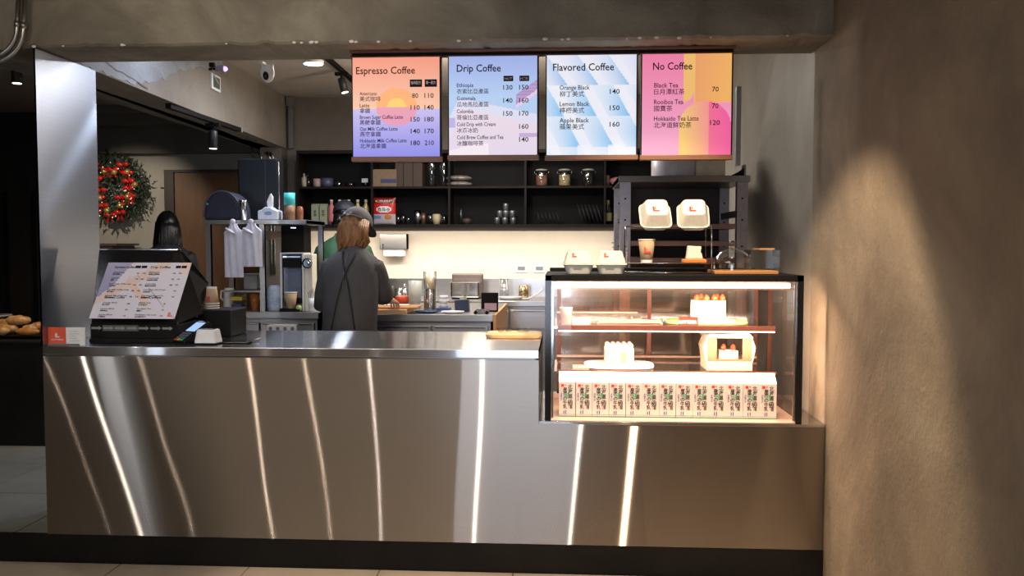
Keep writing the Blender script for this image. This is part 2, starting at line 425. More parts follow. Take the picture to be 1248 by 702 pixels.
struct('wall_right_inner', B(XR+.006, .26, 0, XR+.2, 5.2, 3.0), concrete('plaster_inner_right', (.17, .155, .13), (.25, .23, .195), (.34, .31, .265), .45, 1.3, .12))
struct('wall_back', B(-.16, 4.0, 0, XR+.2, 4.15, 3.0), WALL_G)
struct('wall_backsplash', B(-.15, 3.985, 1.16, XR, 4.0, 1.60), CREAM)
struct('trim_2', B(-.15, 3.975, 1.0, XR, 4.0, 1.16), STEEL_B)
struct('wall_back_left', B(-2.62, 4.9, 0, .1, 5.1, 3.0), WALL_L)
struct('wall_soffit_left', B(-2.62, 4.8, 2.40, .1, 4.9, 3.0), WALL_U)
struct('wall_dark_left', B(-5, 4.7, 0, -2.62, 5.1, 3.0), DARKWALL)
struct('wall_left', B(-4.2, -7, 0, -4, 5.1, 3.0), DARKWALL)
struct('wall_front', B(-4.2, -7.2, 0, 3.7, -7, 3.0), WALL_R)
struct('ceiling', B(-4.2, -7.2, 2.95, 3.7, .0, 3.05), CEIL)
struct('ceiling_kitchen', B(-.3, .31, ZC, 3.7, 4.2, ZC+.1), concrete('kitchen_ceiling_paint', (.48, .42, .35), (.52, .455, .385), (.56, .49, .42), .9, .8, .05))
struct('ceiling_left', B(-4.2, .31, ZC, -.3, 5.1, ZC+.1), CEIL)
# ledges on the left room ceiling
struct('trim_3', B(-2.62, 4.3, 2.74, -.2, 4.36, ZC), WALL_U)
struct('trim_4', B(-2.62, 4.55, 2.66, -.2, 4.8, ZC), WALL_U)
# the concrete beam over the counter, worn along its lower edge
mb = MB()
random.seed(3)
nseg = 120; xs = [-.065+(XR+.065)*i/nseg for i in range(nseg+1)]
zz = [ZB+random.uniform(-.002, .003)+(random.random() < .08)*.008 for _ in xs]
vs = []
for x, z in zip(xs, zz): vs += [(x, 0, 3.0), (x, 0, z+.01), (x, .012, z), (x, .31, ZB), (x, .31, 3.0)]
fs = [(i*5+a, i*5+a+1, i*5+a+6, i*5+a+5) for i in range(nseg) for a in range(4)]
mb.add(vs, fs); mb.box(-.065, .02, ZB+.02, XR, .30, 2.99)
struct('trim_7', mb, BEAM)
mb = MB()
for i in range(26):
    x = random.uniform(-.02, 3.4); mb.sph((x, -.001, ZB+.004+random.random()*.004), random.uniform(.003, .007), 7, 5, sx=1.8, sy=.4)
part('plaster_chips', mb, PAPER, bpy.data.objects['trim_7'], kind='stuff')
struct('trim_9', B(-4.1, .03, ZB-.0, -.066, .31, 3.0), BEAM)
# beam running back from the column
mb = MB()
A0 = (0.0, .31); A1 = (-.155, 4.0)
vs = [(A0[0], A0[1], ZB), (A1[0], A1[1], ZB), (A1[0]-.27, A1[1], ZB), (A0[0]-.27, A0[1], ZB)]
vs += [(a, b, 2.95) for a, b, c in vs]
mb.add(vs, [(0, 1, 2, 3), (4, 5, 6, 7), (0, 1, 5, 4), (1, 2, 6, 5), (2, 3, 7, 6), (3, 0, 4, 7)])
PATCH = concrete('patched_grey_concrete', (.20, .20, .20), (.30, .31, .32), (.38, .40, .42), .85, 1.6, .35)
LBEAM = concrete('brown_beam_concrete', (.20, .17, .135), (.25, .215, .175), (.31, .27, .22), .85, 1.6, .3)
struct('trim_8', mb, LBEAM)
random.seed(8); top = []; bot = []; y = .312; zl = ZB+.006
while y < 2.35:
    xx = A0[0]+(A1[0]-A0[0])*(y-.31)/3.69+.003
    bot.append((xx, y, min(2.78, zl+random.uniform(-.012, .012)))); top.append((xx, y, ZC-.002))
    zl = ZB+.006 if y < .8 else zl+random.uniform(.0, .032)
    y += .045
mb = MB(); n_ = len(bot)
mb.add(bot+top, [(i, i+1, n_+i+1, n_+i) for i in range(n_-1)])
mb.add([(x+.0, y, z) for x, y, z in bot]+[(x-.003, y, z-.002) for x, y, z in bot], [(i, i+1, n_+i+1, n_+i) for i in range(n_-1)])
part('plaster_patch', mb, PATCH, bpy.data.objects['trim_8'])
# jagged broken edge of old plaster on the beam face
mb = MB(); random.seed(11)
for row, (za, amp) in enumerate([(2.56, .05), (2.44, .03)]):
    y = .42 if row == 0 else .36
    z = za+.12 if row == 0 else za; prev = None
    while y < 1.15:
        x = A0[0]+(A1[0]-A0[0])*(y-.31)/(3.69)+.0045
        z += random.uniform(-amp, amp*.6)*.5; z = max(2.36, min(2.75, z))
        t = random.uniform(.004, .014)
        if prev: mb.add([prev[0], prev[1], (x, y, z+t), (x, y, z)], [(0, 1, 2, 3)])
        prev = ((x, y, z), (x, y, z+t)); y += random.uniform(.02, .07)
part('plaster_crack', mb, WALL_U, bpy.data.objects['trim_8'])
struct('trim_5', B(-.42, .31, ZB-.0, -.27, 4.0, ZB+.06), WALL_U)
struct('trim_6', B(-.36, 3.86, 0, -.165, 4.1, ZB), WALL_G)
# doors
d1 = struct('door_1', B(-1.62, 4.86, PZ, -.2, 4.9, 2.21), BROWN_DOOR)
part('door_frame', B(-1.72, 4.84, PZ, -1.62, 4.9, 2.235).box(-1.62, 4.84, 2.21, -.2, 4.9, 2.235), mat('dark_door_frame', (.03, .022, .016), .5), d1)
part('door_leaf_gap', B(-.9, 4.855, PZ, -.893, 4.861, 2.2), BLACK, d1)
d2 = struct('door_2', B(-3.3, 4.67, PZ, -2.72, 4.70, 2.0), mat('dark_brown_leaf', (.03, .02, .012), .6))
for q in (-3.3, -3.0, -2.72): part('door_board', B(q-.02, 4.655, PZ, q+.02, 4.68, 2.0), BLACK, d2)

# ================================================================== COUNTER
X1 = 2.2594; Z2 = .6848
ct = thing('service_counter', 'long brushed stainless steel service counter with a lower shelf step on the right', 'counter', (1.75, .4, PZ))
o = Vector((1.75, .4, PZ))
poly = [(0, PZ), (XR-.004, PZ), (XR-.004, Z2-.012), (X1, Z2-.012), (X1, .955), (0, .955)]
part('front_panel', MB().prism(poly, 0, .012).shift(o), STEEL_F, ct, bev=.0)
part('counter_body', MB().box(.005, .013, PZ+.002, X1-.013, .76, .96).shift(o), STEEL_D, ct); part('lower_body', MB().box(X1-.012, .013, PZ+.002, XR-.01, .76, Z2-.013).shift(o), STEEL_D, ct)
part('worktop', MB().box(0, -.003, .962, X1, .779, 1.0).shift(o), STEEL_T, ct, bev=.002)
part('lower_worktop', MB().box(X1+.002, -.003, Z2-.012, XR-.002, .779, Z2).shift(o), STEEL_T, ct, bev=.001)
part('end_panel', MB().box(X1-.012, .013, Z2, X1+.001, .778, .961).shift(o), STEEL_S, ct)
part('worktop_joint', MB().box(at(344, 425, z=1.0).x-.002, 0, 1.0, at(344, 425, z=1.0).x+.002, .779, 1.0006).shift(o), CHROME, ct)
sp = thing('steel_partition', 'tall brushed steel side panel rising from the left end of the counter to the beam', 'partition', (0, .25, 1.0))
part('panel', MB().box(-.005, .004, .001, 0.0, .50, ZB-.001-1.0).shift((0, .25, 0)), STEEL_S, sp, bev=.001)
part('edge_strip', MB().box(-.007, .0, .001, .001, .0035, ZB-.001-1.0).shift((0, .25, 0)), STEEL_S, sp)

# ================================================================== MENU BOARDS
BV = vcol('backlit_print', .5, .95, .12)
def f_esp(u, v):
    t = 1-v
    if t < .52: c = lerp((240, 150, 126), (246, 196, 168), t/.5)
    else: c = lerp((203, 192, 238), (140, 140, 230), (t-.5)/.5)
    d = math.hypot((u-.505), (t-.50)*1.21)
    if d < .235:
        if t < .5: c = (253, 206, 112) if (d < .11) else lerp((252, 168, 108), (253, 178, 118), t*2)
        elif t < .5+.0: pass
        else: c = lerp((232, 160, 176), (226, 150, 190), (t-.5)*4)
    return s2l(c)
def f_drip(u, v):
    t = 1-v; c = lerp((160, 175, 230), (182, 208, 242), t*2.4)
    z1 = .40+.19*u if u > .12 else .40+.19*.12+(.12-u)*1.6
    if t > z1: c = (222, 222, 242)
    if t > z1+.10+(.0 if u > .1 else .1): c = lerp((238, 218, 230), (226, 214, 232), (t-.5)*2)
    s = t-(.44-(u-.76)*.62)
    if u > .76 and abs(s) < .05: c = (170, 145, 196) if int((t*60)) % 2 else (188, 160, 206)
    if u > .76 and .05 < s < .09: c = (232, 205, 232)
    if u > .8 and .78 < t < .815+.02*(u-.8): c = (196, 172, 216)
    if u < .07 and .62 < t < .72: c = (190, 178, 226)
    if t > .88 and u < .45 and t > .88+.25*(.3-u): c = (243, 232, 240)
    return s2l(c)
def f_flav(u, v):
    t = 1-v; c = (228, 232, 246)
    cx = (u*3+.15) % 1.0; row = t*3.2-.0
    # stepped isometric bands running down to the right
    a = (u-.78*t) % .345/.345
    if t < .30: c = lerp((236, 234, 246), (150, 190, 236), a**2.2*(.3+2.2*t)) if a > .3 else (236, 236, 247)
    else:
        a = (u-.62*(t-.3)) % .37/.37; rr = (t-.3) % .31/.31
        c = lerp((238, 238, 248), (128, 190, 240), (a**1.6)*(.25+.75*rr)) if a > .35 else (237, 238, 248)
    if t > .9 and ((u*2.9) % 1) < .35-(t-.9)*-1.2: c = lerp(c, (240, 242, 250), .8)
    return s2l(c)
def f_no(u, v):
    t = 1-v; c = lerp((236, 128, 166), (242, 168, 200), t*1.1)
    if t < .48 and u > .47:
        r = u > .6
        c = lerp((232, 150, 110), (240, 178, 100), (u-.4)*1.6+t*.3) if r else (238, 188, 112)
        if u < .58 and t > .36 and (u-.47)**2+(t-.36)**2*.9 > .0121: c = lerp((236, 128, 166), (242, 168, 200), t)
    if u > .42:
        d = math.hypot((u-.71)/.29, (t-.72)/.255)
        if d < 1 or (t > .72):
            c = lerp((242, 200, 120), (240, 110, 165), (u-.42)*1.75-(t-.5)*.25)
            if u > .75: c = lerp(c, (240, 80, 155), .55)
    return s2l(c)
BW, BH = .401, .482
boards = [
 ('espresso', 429.5, 536, 62.5, 190.5, f_esp, INKR, 'Espresso Coffee', (.04, .42),
  [('Americano', '美式咖啡', '80', '110'), ('Latte', '拿鐵', '110', '140'), ('Brown Sugar Coffee Latte', '黑糖拿鐵', '150', '180'), ('Oat Milk Coffee Latte', '燕麥拿鐵', '140', '170'), ('Hokkaido Milk Coffee Latte', '北海道拿鐵', '180', '210')],
  'square lit menu board in orange and lilac with a sunset circle, headed Espresso Coffee'),
 ('drip', 547, 654.5, 60, 188.5, f_drip, INK, 'Drip Coffee', (.09, .42),
  [('Ethiopia', '衣索比亞產區', '130', '150'), ('Guatemala', '瓜地馬拉產區', '140', '160'), ('Colombia', '哥倫比亞產區', '150', '170'), ('Cold Drip with Cream', '冰滴冰奶', '', '160'), ('Cold Brew Coffee and Tea', '冰釀咖啡茶', '', '140')],
  'lit menu board in pale blue and lavender, headed Drip Coffee'),
 ('flavored', 666.5, 775, 59, 188.5, f_flav, INK, 'Flavored Coffee', (.07, .35),
  [('Orange Black', '柳丁美式', '140', ''), ('Lemon Black', '檸檬美式', '150', ''), ('Apple Black', '蘋果美式', '160', '')],
  'lit menu board with white and blue slanting bands, headed Flavored Coffee'),
 ('no', 783, 890.5, 59, 188.5, f_no, INKR, 'No Coffee', (.12, .35),
  [('Black Tea', '日月潭紅茶', '70', ''), ('Rooibos Tea', '國寶茶', '70', ''), ('Hokkaido Tea Latte', '北海道鮮奶茶', '120', '')],
  'lit menu board in pink and yellow, rightmost of four, headed No Coffee')]
rail = thing('hanging_rail', 'long dark walnut rail under the beam that carries the four menu boards', 'rail', (2.25, .15, ZB))
p0 = at(427, 53, y=.15); p1 = at(896, 53, y=.15)
part('rail_bar', MB().box(p0.x, .13, ZB-.012, p1.x, .19, ZB-.001).shift((2.25, .15, ZB)), WALNUT, rail, bev=.002)
part('lower_channel', MB().box(p0.x+.01, .14, ZB-.026, p1.x-.01, .185, ZB-.013).shift((2.25, .15, ZB)), BLACK, rail)
for nm, xa, xb, ya, yb, fn, ink, head, (hx, _), rows, lab in boards:
    a = at(xa, ya, y=.15); b = at(xb, yb, y=.15); bw = b.x-a.x; bh = min(a.z, ZB-.03)-b.z
    t = thing('menu_board', lab, 'menu board', (a.x, .15, b.z))
    part('light_box', MB().box(-.005, .003, -.001, bw+.007, .035, bh+.004), BLACK, t)
    printed('printed_face', bw, bh, 84, 100, fn, BV, t)
    part('bottom_rail', MB().box(-.008, -.006, -.022, bw+.009, .036, -.001), WALNUT, t, bev=.002)
    part('top_rail', MB().box(-.008, -.004, bh, bw+.009, .036, bh+.014), WALNUT, t, bev=.002)
    for hx_ in (.03, bw-.05): part('hanger', MB().box(hx_, .012, bh+.014, hx_+.02, .02, ZB-.0265-b.z), BLACK, t)
    M = Matrix.Translation((0, -.0012, 0)); L = MB(); S = MB(); Wt = MB(); D = MB()
    hw = {'espresso': .68, 'drip': .50, 'flavored': .68, 'no': .44}[nm]
    text(L, head, hx*bw, bh*(.835 if nm == 'espresso' else .845), .046, M, hw*bw, .012)
    y0, dy = {'espresso': (.62, .119), 'drip': (.69, .132), 'flavored': (.655, .164), 'no': (.67, .165)}[nm]
    lx = {'espresso': .08, 'drip': .09, 'flavored': .145, 'no': .135}[nm]
    sw = {'espresso': .0235, 'drip': .0245, 'flavored': .029, 'no': .029}[nm]
    for i, (en, zh, pa, pb) in enumerate(rows):
        zz_ = (y0-dy*i)*bh
        text(L if nm != 'espresso' or i < 1 else S, en, lx*bw, zz_, sw, M, len(en)*(.0212 if nm == 'espresso' else .0225 if nm == 'drip' else .0285)*bw*(1.05 if len(en) < 12 else .98), .010)
        text(S, zh, lx*bw, zz_-(.066 if nm in ('flavored', 'no') else (.056 if nm == 'espresso' else .064))*bh, (.028 if nm in ('flavored', 'no') else .0245), M, None, .005)
        if nm in ('espresso', 'drip'):
            if pa: text(L if i < 1 else S, pa, (.72 if nm == 'espresso' else .67)*bw, zz_-.03*bh, .030, M, .026*len(pa)*bw*1.35, .01, 'c')
            if pb: text(L if i < 1 else S, pb, (.88 if nm == 'espresso' else .85)*bw, zz_-.03*bh, .030, M, .026*len(pb)*bw*1.35, .01, 'c')
        else:
            text(S, pa, (.76 if nm == 'flavored' else .82)*bw, zz_-.045*bh, .031, M, .028*len(pa)*bw*1.3, .01, 'c')
    part('lettering', L, ink, t, norm=False, kind='stuff'); part('small_lettering', S, INK, t, norm=False, kind='stuff')
    if nm in ('espresso', 'drip'):
        for q, (wx, tx) in enumerate([((.66, .80), '咖啡配方'), ((.83, .97), '單一配方')] if nm == 'espresso' else [((.62, .73), 'HOT'), ((.80, .91), 'ICE')]):
            z0, z1 = (.70, .775) if nm == 'espresso' else (.745, .80)
            part('heading_tag', MB().box(wx[0]*bw, -.0012, z0*bh, wx[1]*bw, -.0004, z1*bh), INK, t)
            text(Wt, tx, (wx[0]+wx[1])/2*bw, (z0+(.38 if nm == 'espresso' else .25)*(z1-z0))*bh, .016, Matrix.Translation((0, -.0016, 0)), (wx[1]-wx[0])*bw*.8, .01, 'c')
        part('tag_lettering', Wt, INKW, t, norm=False, kind='stuff')

# ================================================================== DISPLAY CASE
CX0, CX1, CY0, CY1, CZ0, CZ1 = 2.2868, 3.402, .004, .57, Z2+.0005, 1.331
dc = thing('display_case', 'black framed glass pastry display case glowing warm on the lower counter', 'display case', (2.85, .3, Z2))
o = Vector((2.85, .3, Z2)); CASEMAT = mat('case_inner_steel', (.72, .50, .40), .3, .6, .05)
CASED = mat('case_brown_frame', (.13, .05, .035), .35, .3, .1)
fb = .027
part('corner_post', MB().box(CX0, CY0, CZ0, CX0+fb, CY0+.02, CZ1).shift(o), BLACKG, dc)
part('corner_post', MB().box(CX1-fb, CY0, CZ0, CX1, CY0+.02, CZ1).shift(o), BLACKG, dc)
part('top_panel', MB().box(CX0, CY0, CZ1-.028, CX1, CY1, CZ1).shift(o), [BLACK], dc, bev=.002)
part('top_bumper', MB().box(CX0+.012, CY1-.03, CZ1, CX1-.09, CY1, CZ1+.018).shift(o), BLACK, dc, bev=.004)
part('rear_post', MB().box(CX0, CY1-.02, CZ0, CX0+.02, CY1, CZ1-.028).shift(o), CASED, dc)
part('rear_post', MB().box(CX1-.02, CY1-.02, CZ0, CX1, CY1, CZ1-.028).shift(o), CASED, dc)
for x in (CX0+.028, CX1-.037): part('inner_post', MB().box(x, CY0+.009, CZ0+.01, x+.009, CY0+.02, CZ1-.03).shift(o), CHROME, dc)
part('base_tray', MB().box(CX0+.001, CY0+.001, CZ0, CX1-.001, CY1, CZ0+.004).shift(o), CASEMAT, dc, bev=.002)
part('front_glass', MB().box(CX0+.027, CY0+.004, CZ0+.013, CX1-.027, CY0+.008, CZ1-.029).shift(o), GLASSC, dc)
for x in (CX0+.004, CX1-.009): part('side_glass', MB().box(x, CY0+.021, CZ0+.013, x+.005, CY1-.021, CZ1-.029).shift(o), GLASSC, dc)
# LED tubes and their channels
part('led_tube', MB().cyl((CX0+.045, CY0+.021, CZ1-.046), .0105, CX1-CX0-.10, 12, 'x').shift(o), LED, dc)
part('led_channel', MB().box(CX0+.03, CY0+.010, CZ1-.064, CX1-.03, CY0+.014, CZ1-.058).box(CX0+.03, CY0+.05, CZ1-.034, CX1-.03, CY0+.07, CZ1-.029).shift(o), CASEMAT, dc)
S1 = at(750, 397, y=CY0+.07).z; S2 = at(750, 452, y=CY0+.12).z
for (zs, y0, nm) in ((S1, CY0+.07, 'upper'), (S2, CY0+.12, 'lower')):
    sh = part('shelf', MB().box(CX0+.06, y0+.008, zs-.006, CX1-.10 if nm == 'upper' else CX1-.08, CY1-.06, zs).shift(o), GLASSC, dc)
    part('shelf_lip', MB().box(CX0+.055, y0, zs-(.022 if nm == 'upper' else .010), CX1-.10 if nm == 'upper' else CX1-.08, y0+.012, zs+.001).shift(o), CASED if nm == 'upper' else CASED, sh)
    part('shelf_bracket', MB().box(CX0+.04, y0, zs-.014, CX0+.055, CY1-.05, zs-.004).shift(o), CHROME, sh)
part('shelf_light', MB().box(CX0+.06, CY0+.083, S1-.028, CX1-.10, CY0+.095, S1-.0225).shift(o), LED, dc)
# rear: two sliding glass doors in copper-brown frames
cm = (CX0+CX1)/2-.06
def sl(x0, x1, y, nm):
    f = part(nm, MB().box(x0, y, CZ0+.03, x0+.02, y+.015, CZ1-.05).box(x1-.02, y, CZ0+.03, x1, y+.015, CZ1-.05).box(x0, y, CZ0+.03, x1, y+.015, CZ0+.05).box(x0, y, CZ1-.07, x1, y+.015, CZ1-.05).shift(o), CASED, dc)
    part('pane', MB().box(x0+.02, y+.005, CZ0+.05, x1-.02, y+.009, CZ1-.07).shift(o), GLASSR, f)
sl(CX0+.05, cm+.02, CY1-.04, 'sliding_door'); sl(cm, CX1-.07, CY1-.02, 'sliding_door')
for z in (CZ1-.05, CZ0+.012): part('rear_rail', MB().box(CX0+.02, CY1-.045, z, CX1-.02, CY1, z+.02).shift(o), CASEMAT, dc)
part('mid_rail', MB().box(CX0+.05, CY1-.048, S2-.07, CX1-.08, CY1-.042, S2-.055).box(CX0+.05, CY1-.048, S1+.02, CX0+.45, CY1-.042, S1+.028).box(CX0+.05, CY1-.05, S2+.01, CX1-.08, CY1-.044, S2+.02).shift(o), CASEMAT, dc)

# milk cartons
def carton(label, group):
    t = thing('milk_carton', label, 'milk carton', group=group)
    W2, H = .0365, .158
    part('carton_body', MB().box(-W2, -W2, 0, W2, W2, H), mat('carton_white', (.66, .63, .60), .4, 0, .02), t, bev=.001)
    part('gable_top', MB().prism([(-W2, H), (W2, H), (.003, H+.028), (.003, H+.042), (-.003, H+.042), (-.003, H+.028)], -W2, W2, 'x'), PAPER, t)
    M = Matrix.Translation((0, -W2-.0008, 0)); L = MB()
    for i, ch in enumerate('北海道函館'): text(L, ch, .014, H-.030-.0212*i-(.005 if i > 2 else 0), .0225, M, .021, .02, 'c')
    for i, ch in enumerate('産選の牛乳'): text(L, ch, -.009, H-.042-.0195*i, .021, M, .019, .02, 'c')
    part('lettering', L, mat('carton_ink', (.035, .025, .02), .6), t, norm=False, kind='stuff')
    part('red_stamp', MB().box(-.027, -W2-.001, H-.022, -.014, -W2-.0004, H-.010).box(-.010, -W2-.001, H-.017, -.004, -W2-.0004, H-.012), RED, t)
    part('green_patch', MB().lathe([(.014, 0), (.014, .0004)], 14, Matrix.Translation((.003, -W2-.0001, H-.062)) @ Matrix.Rotation(pi/2, 4, 'X')), mat('pale_green_print', (.25, .50, .36), .6), t)
    bl = MB(); text(bl, '特選牛乳', 0, 0, .009, Matrix.Translation((-.030, -W2-.0008, H-.050)) @ Matrix.Rotation(pi/2, 4, 'Y'))
    bl.box(-.016, -W2-.001, .014, -.012, -W2-.0004, .028).box(-.007, -W2-.001, .014, -.003, -W2-.0004, .030).box(-W2, -W2-.001, .0105, W2, -W2-.0004, .012)
    part('blue_print', bl, mat('blue_print', (.03, .05, .28), .6), t, kind='stuff')
    part('green_band', MB().box(-W2, -W2-.001, .0, W2, -W2-.0004, .0055), mat('green_print', (.06, .28, .16), .6), t)
    return t
base = at(692, 512, y=.065)
c0 = None
words = ['first', 'second', 'third', 'fourth', 'fifth', 'sixth', 'seventh', 'eighth', 'ninth', 'tenth', 'eleventh', 'twelfth', 'last']
for i in range(13):
    p = at(691+i*20.4, 512, y=.075)
    lb = 'white milk carton with black lettering, %s from the left in the display case' % words[i]
    if i == 12: lb = 'white milk carton with black brush lettering, rightmost of the row in the display case'
    loc = (p.x, .112, CZ0+.0045)
    if c0 is None: c0 = carton(lb, 'milk cartons in a row in the display case'); c0.location = loc
    else: dup(c0, loc, random.uniform(-.02, .02), lb)

# cakes and boards in the case
CREAMC = mat('whipped_cream', (.70, .66, .60), .5, 0, .03, 60, bump=.2, sss=.1)
SPONGE = mat('yellow_sponge', (.80, .62, .22), .8, 0, .1, 90, bump=.3)
BERRY = mat('strawberry', (.70, .12, .04), .35, 0, .15, 120)
BOARDY = mat('pale_yellow_board', (.52, .38, .15), .5, 0, .04)
def oval(w_, d_, h_, n=28, p=3.2):
    pts = []
    for k in range(n):
        a = 2*pi*k/n; c, s_ = cos(a), sin(a)
        pts.append((w_/2*math.copysign(abs(c)**(2/p), c), d_/2*math.copysign(abs(s_)**(2/p), s_)))
    return MB().prism(pts, 0, h_, 'z')
a = at(814, 393, y=CY0+.2); b = at(911, 393, y=CY0+.2)
zc = S1+.001
solo('serving_board', oval(b.x-a.x, .26, .012), BOARDY, 'pale yellow oval serving board on the upper shelf of the display case', 'board', ((a.x+b.x)/2, CY0+.24, zc), bev=.003)
def dot(mb_, x, y, z, s_): mb_.sph((x, y, z), s_, 10, 7, sz=1.25, fn=lambda q: Vector((q.x*(1-.35*max(0, q.z)), q.y*(1-.35*max(0, q.z)), q.z)))
a = at(842, 385, y=CY0+.24); b = at(884, 385, y=CY0+.24); cw = b.x-a.x; cx = (a.x+b.x)/2; ch = .092
ck = thing('strawberry_cake', 'tall white cream cake topped with strawberries on the upper shelf of the case', 'cake', (cx, CY0+.24, zc+.013))
mb = oval(cw, cw*.8, ch, 28, 2.6)
for k in range(18):
    a_ = 2*pi*k/18; mb.cyl((cw*.47*cos(a_), cw*.38*sin(a_), .004), .007, ch-.006, 7)
part('cream', mb, CREAMC, ck)
for k, (bx, by) in enumerate([(-.055, -.02), (-.015, -.045), (.022, -.03), (.040, .0), (.06, -.025), (-.03, .02)]):
    q = MB(); dot(q, 0, 0, 0, .014); part('strawberry', q, BERRY, ck, loc=(bx, by, ch+.011))
part('paper', oval(cw*1.5, cw*1.2, .002), PAPER, ck, loc=(0, 0, -.0005))
# lower: white plate with slices
a = at(712, 440, y=CY0+.25); b = at(797, 440, y=CY0+.25)
solo('serving_plate', oval(b.x-a.x, .24, .014), mat('white_glaze', (.85, .82, .80), .2), 'white oval plate under the cake slices on the lower case shelf', 'plate', ((a.x+b.x)/2, CY0+.27, S2+.001), bev=.004)
a = at(737, 430, y=CY0+.25); b = at(772, 430, y=CY0+.25); cw = b.x-a.x; cx = (a.x+b.x)/2
ck = thing('cream_cake', 'white cream cake with a yellow sponge cut face on the lower shelf of the case', 'cake', (cx, CY0+.27, S2+.016))
part('cream', MB().box(-cw/2, -.05, 0, cw/2, .06, .078), CREAMC, ck, bev=.01)
part('sponge', MB().box(-cw/2+.004, -.0515, .05, .0, -.049, .066).box(-cw/2+.004, -.0515, .012, .0, -.049, .036), SPONGE, ck)
part('sponge_corner', MB().box(.006, -.0515, .008, .032, -.049, .056), mat('amber_sponge', (.75, .45, .12), .8), ck)
mb = MB()
for i in range(5):
    for j in range(3): mb.sph((-cw/2+.015+i*(cw-.03)/4, -.035+j*.04, .082), .013, 9, 6, sz=1.2)
part('cream_rosettes', mb, CREAMC, ck, kind='stuff')
# cake box
a = at(861, 448, y=CY0+.15); b = at(917, 448, y=CY0+.15); cw = b.x-a.x
bx = thing('cake_box', 'white cardboard cake box with a clear window on the lower shelf of the case', 'box', (a.x, CY0+.15, S2+.001))
part('carton_tray', MB().box(0, 0, 0, cw, .17, .042).box(.006, .004, .042, cw-.006, .17, .044), KRAFTW, bx, bev=.002)
mb = MB().box(.004, .0, .042, .045, .003, .15).box(cw-.045, 0, .042, cw-.004, .003, .15).box(.045, 0, .042, cw-.045, .003, .052)
part('box_front', mb, mat('brown_card', (.30, .13, .07), .6), bx)
part('window', MB().box(.045, .001, .052, cw-.045, .002, .15), PLASTIC, bx)
part('lid', MB().prism([(-.004, .148), (cw+.004, .148), (cw-.012, .168), (.012, .168)], -.004, .17), PAPER, bx, bev=.003)
part('side_flap', MB().prism([(-.002, .042), (.003, .042), (.003, .15), (-.014, .105)], 0, .15), KRAFTW, bx)
part('side_flap', MB().prism([(cw-.003, .042), (cw+.002, .042), (cw+.014, .105), (cw-.003, .15)], 0, .15), KRAFTW, bx)
ck = thing('boxed_cake', 'small cream cake with two strawberries inside the windowed cake box', 'cake', (a.x+cw/2, CY0+.19, S2+.046))
part('cream', MB().box(-.045, -.02, 0, .045, .04, .045), CREAMC, ck, bev=.008)
for q in (-.022, .022):
    m_ = MB(); dot(m_, 0, 0, 0, .013); part('strawberry', m_, BERRY, ck, loc=(q, -.005, .057))
# labels
for (xa, xb, ya, yb, zs, txt, lab, y) in ((827, 851, 388, 397, S1, 'LOTTERIA', 'small brown name tag with white capitals in front of the oval board, upper case shelf', CY0+.10),
        (698, 719, 389, 396, S1, 'KRISPY', 'small pink name tag with white capitals at the left of the upper case shelf', CY0+.10),
        (698, 718, 443, 448, S2, 'LUNAS', 'small pale name tag at the left of the lower case shelf', CY0+.135)):
    a = at(xa, yb, y=y); b = at(xb, ya, y=y)
    t = thing('name_tag', lab, 'tag', (a.x, y, zs+.0015))
    part('card', MB().box(0, 0, 0, b.x-a.x, .002, b.z-a.z+.004), CASED if ya < 389 else mat('pink_card', (.55, .30, .24), .5), t)
    mb = MB(); text(mb, txt, .004, .008, .020 if zs == S1 else .014, Matrix.Translation((0, -.001, 0)), (b.x-a.x)*.88, .02); part('lettering', mb, INKW, t, norm=False, kind='stuff')
p = at(741, 394, y=CY0+.2)
mb = MB()
for i in range(7): mb.box(-.125, i*.014, .004, .16, i*.014+.005, .012)
mb.box(-.13, 0, 0, -.12, .095, .006).box(.155, 0, 0, .165, .095, .006)
solo('slatted_tray', mb, CASEMAT, 'low slatted steel tray behind the name tag on the upper case shelf', 'tray', (p.x+.08, CY0+.16, S1+.001))
# paper cup and small items standing at the left inside the case
p = at(686, 387, y=CY0+.15)
solo('paper_cup', MB().lathe([(.021, 0), (.029, .072), (.031, .074), (.029, .074), (.020, .004)], 16), mat('pink_paper', (.75, .52, .44), .6), 'pale paper cup standing at the left end of the upper case shelf', 'cup', (p.x+.015, CY0+.15, S1+.001))

# ================================================================== ON TOP OF THE CASE
def logo(mb_, s_, M):
    """stepped L-shaped mark"""
    for r in ((0, 0, 1, .28), (0, .28, .28, 1.0), (.34, .45, .5, .85), (.34, .9, .5, 1.0)):
        mb_.box(r[0]*s_, -.0005, r[1]*s_, r[2]*s_, 0, r[3]*s_, M)
def frust(w0, d0, w1, d1, h, z=0, n=6):
    """rounded-corner frustum"""
    def ring(w_, d_, r):
        pts = []
        for (sx, sy, a0) in ((1, 1, 0), (-1, 1, pi/2), (-1, -1, pi), (1, -1, 3*pi/2)):
            for k in range(n+1):
                a = a0+pi/2*k/n; pts.append((sx*(w_/2-r)+r*cos(a), sy*(d_/2-r)+r*sin(a)))
        return pts
    m_ = MB(); A = ring(w0, d0, min(w0, d0)*.18); Bq = ring(w1, d1, min(w1, d1)*.22); q = len(A)
    m_.add([(x, y, z) for x, y in A]+[(x, y, z+h) for x, y in Bq], [tuple(range(q-1, -1, -1)), tuple(range(q, 2*q))]+[(i, (i+1) % q, q+(i+1) % q, q+i) for i in range(q)])
    return m_
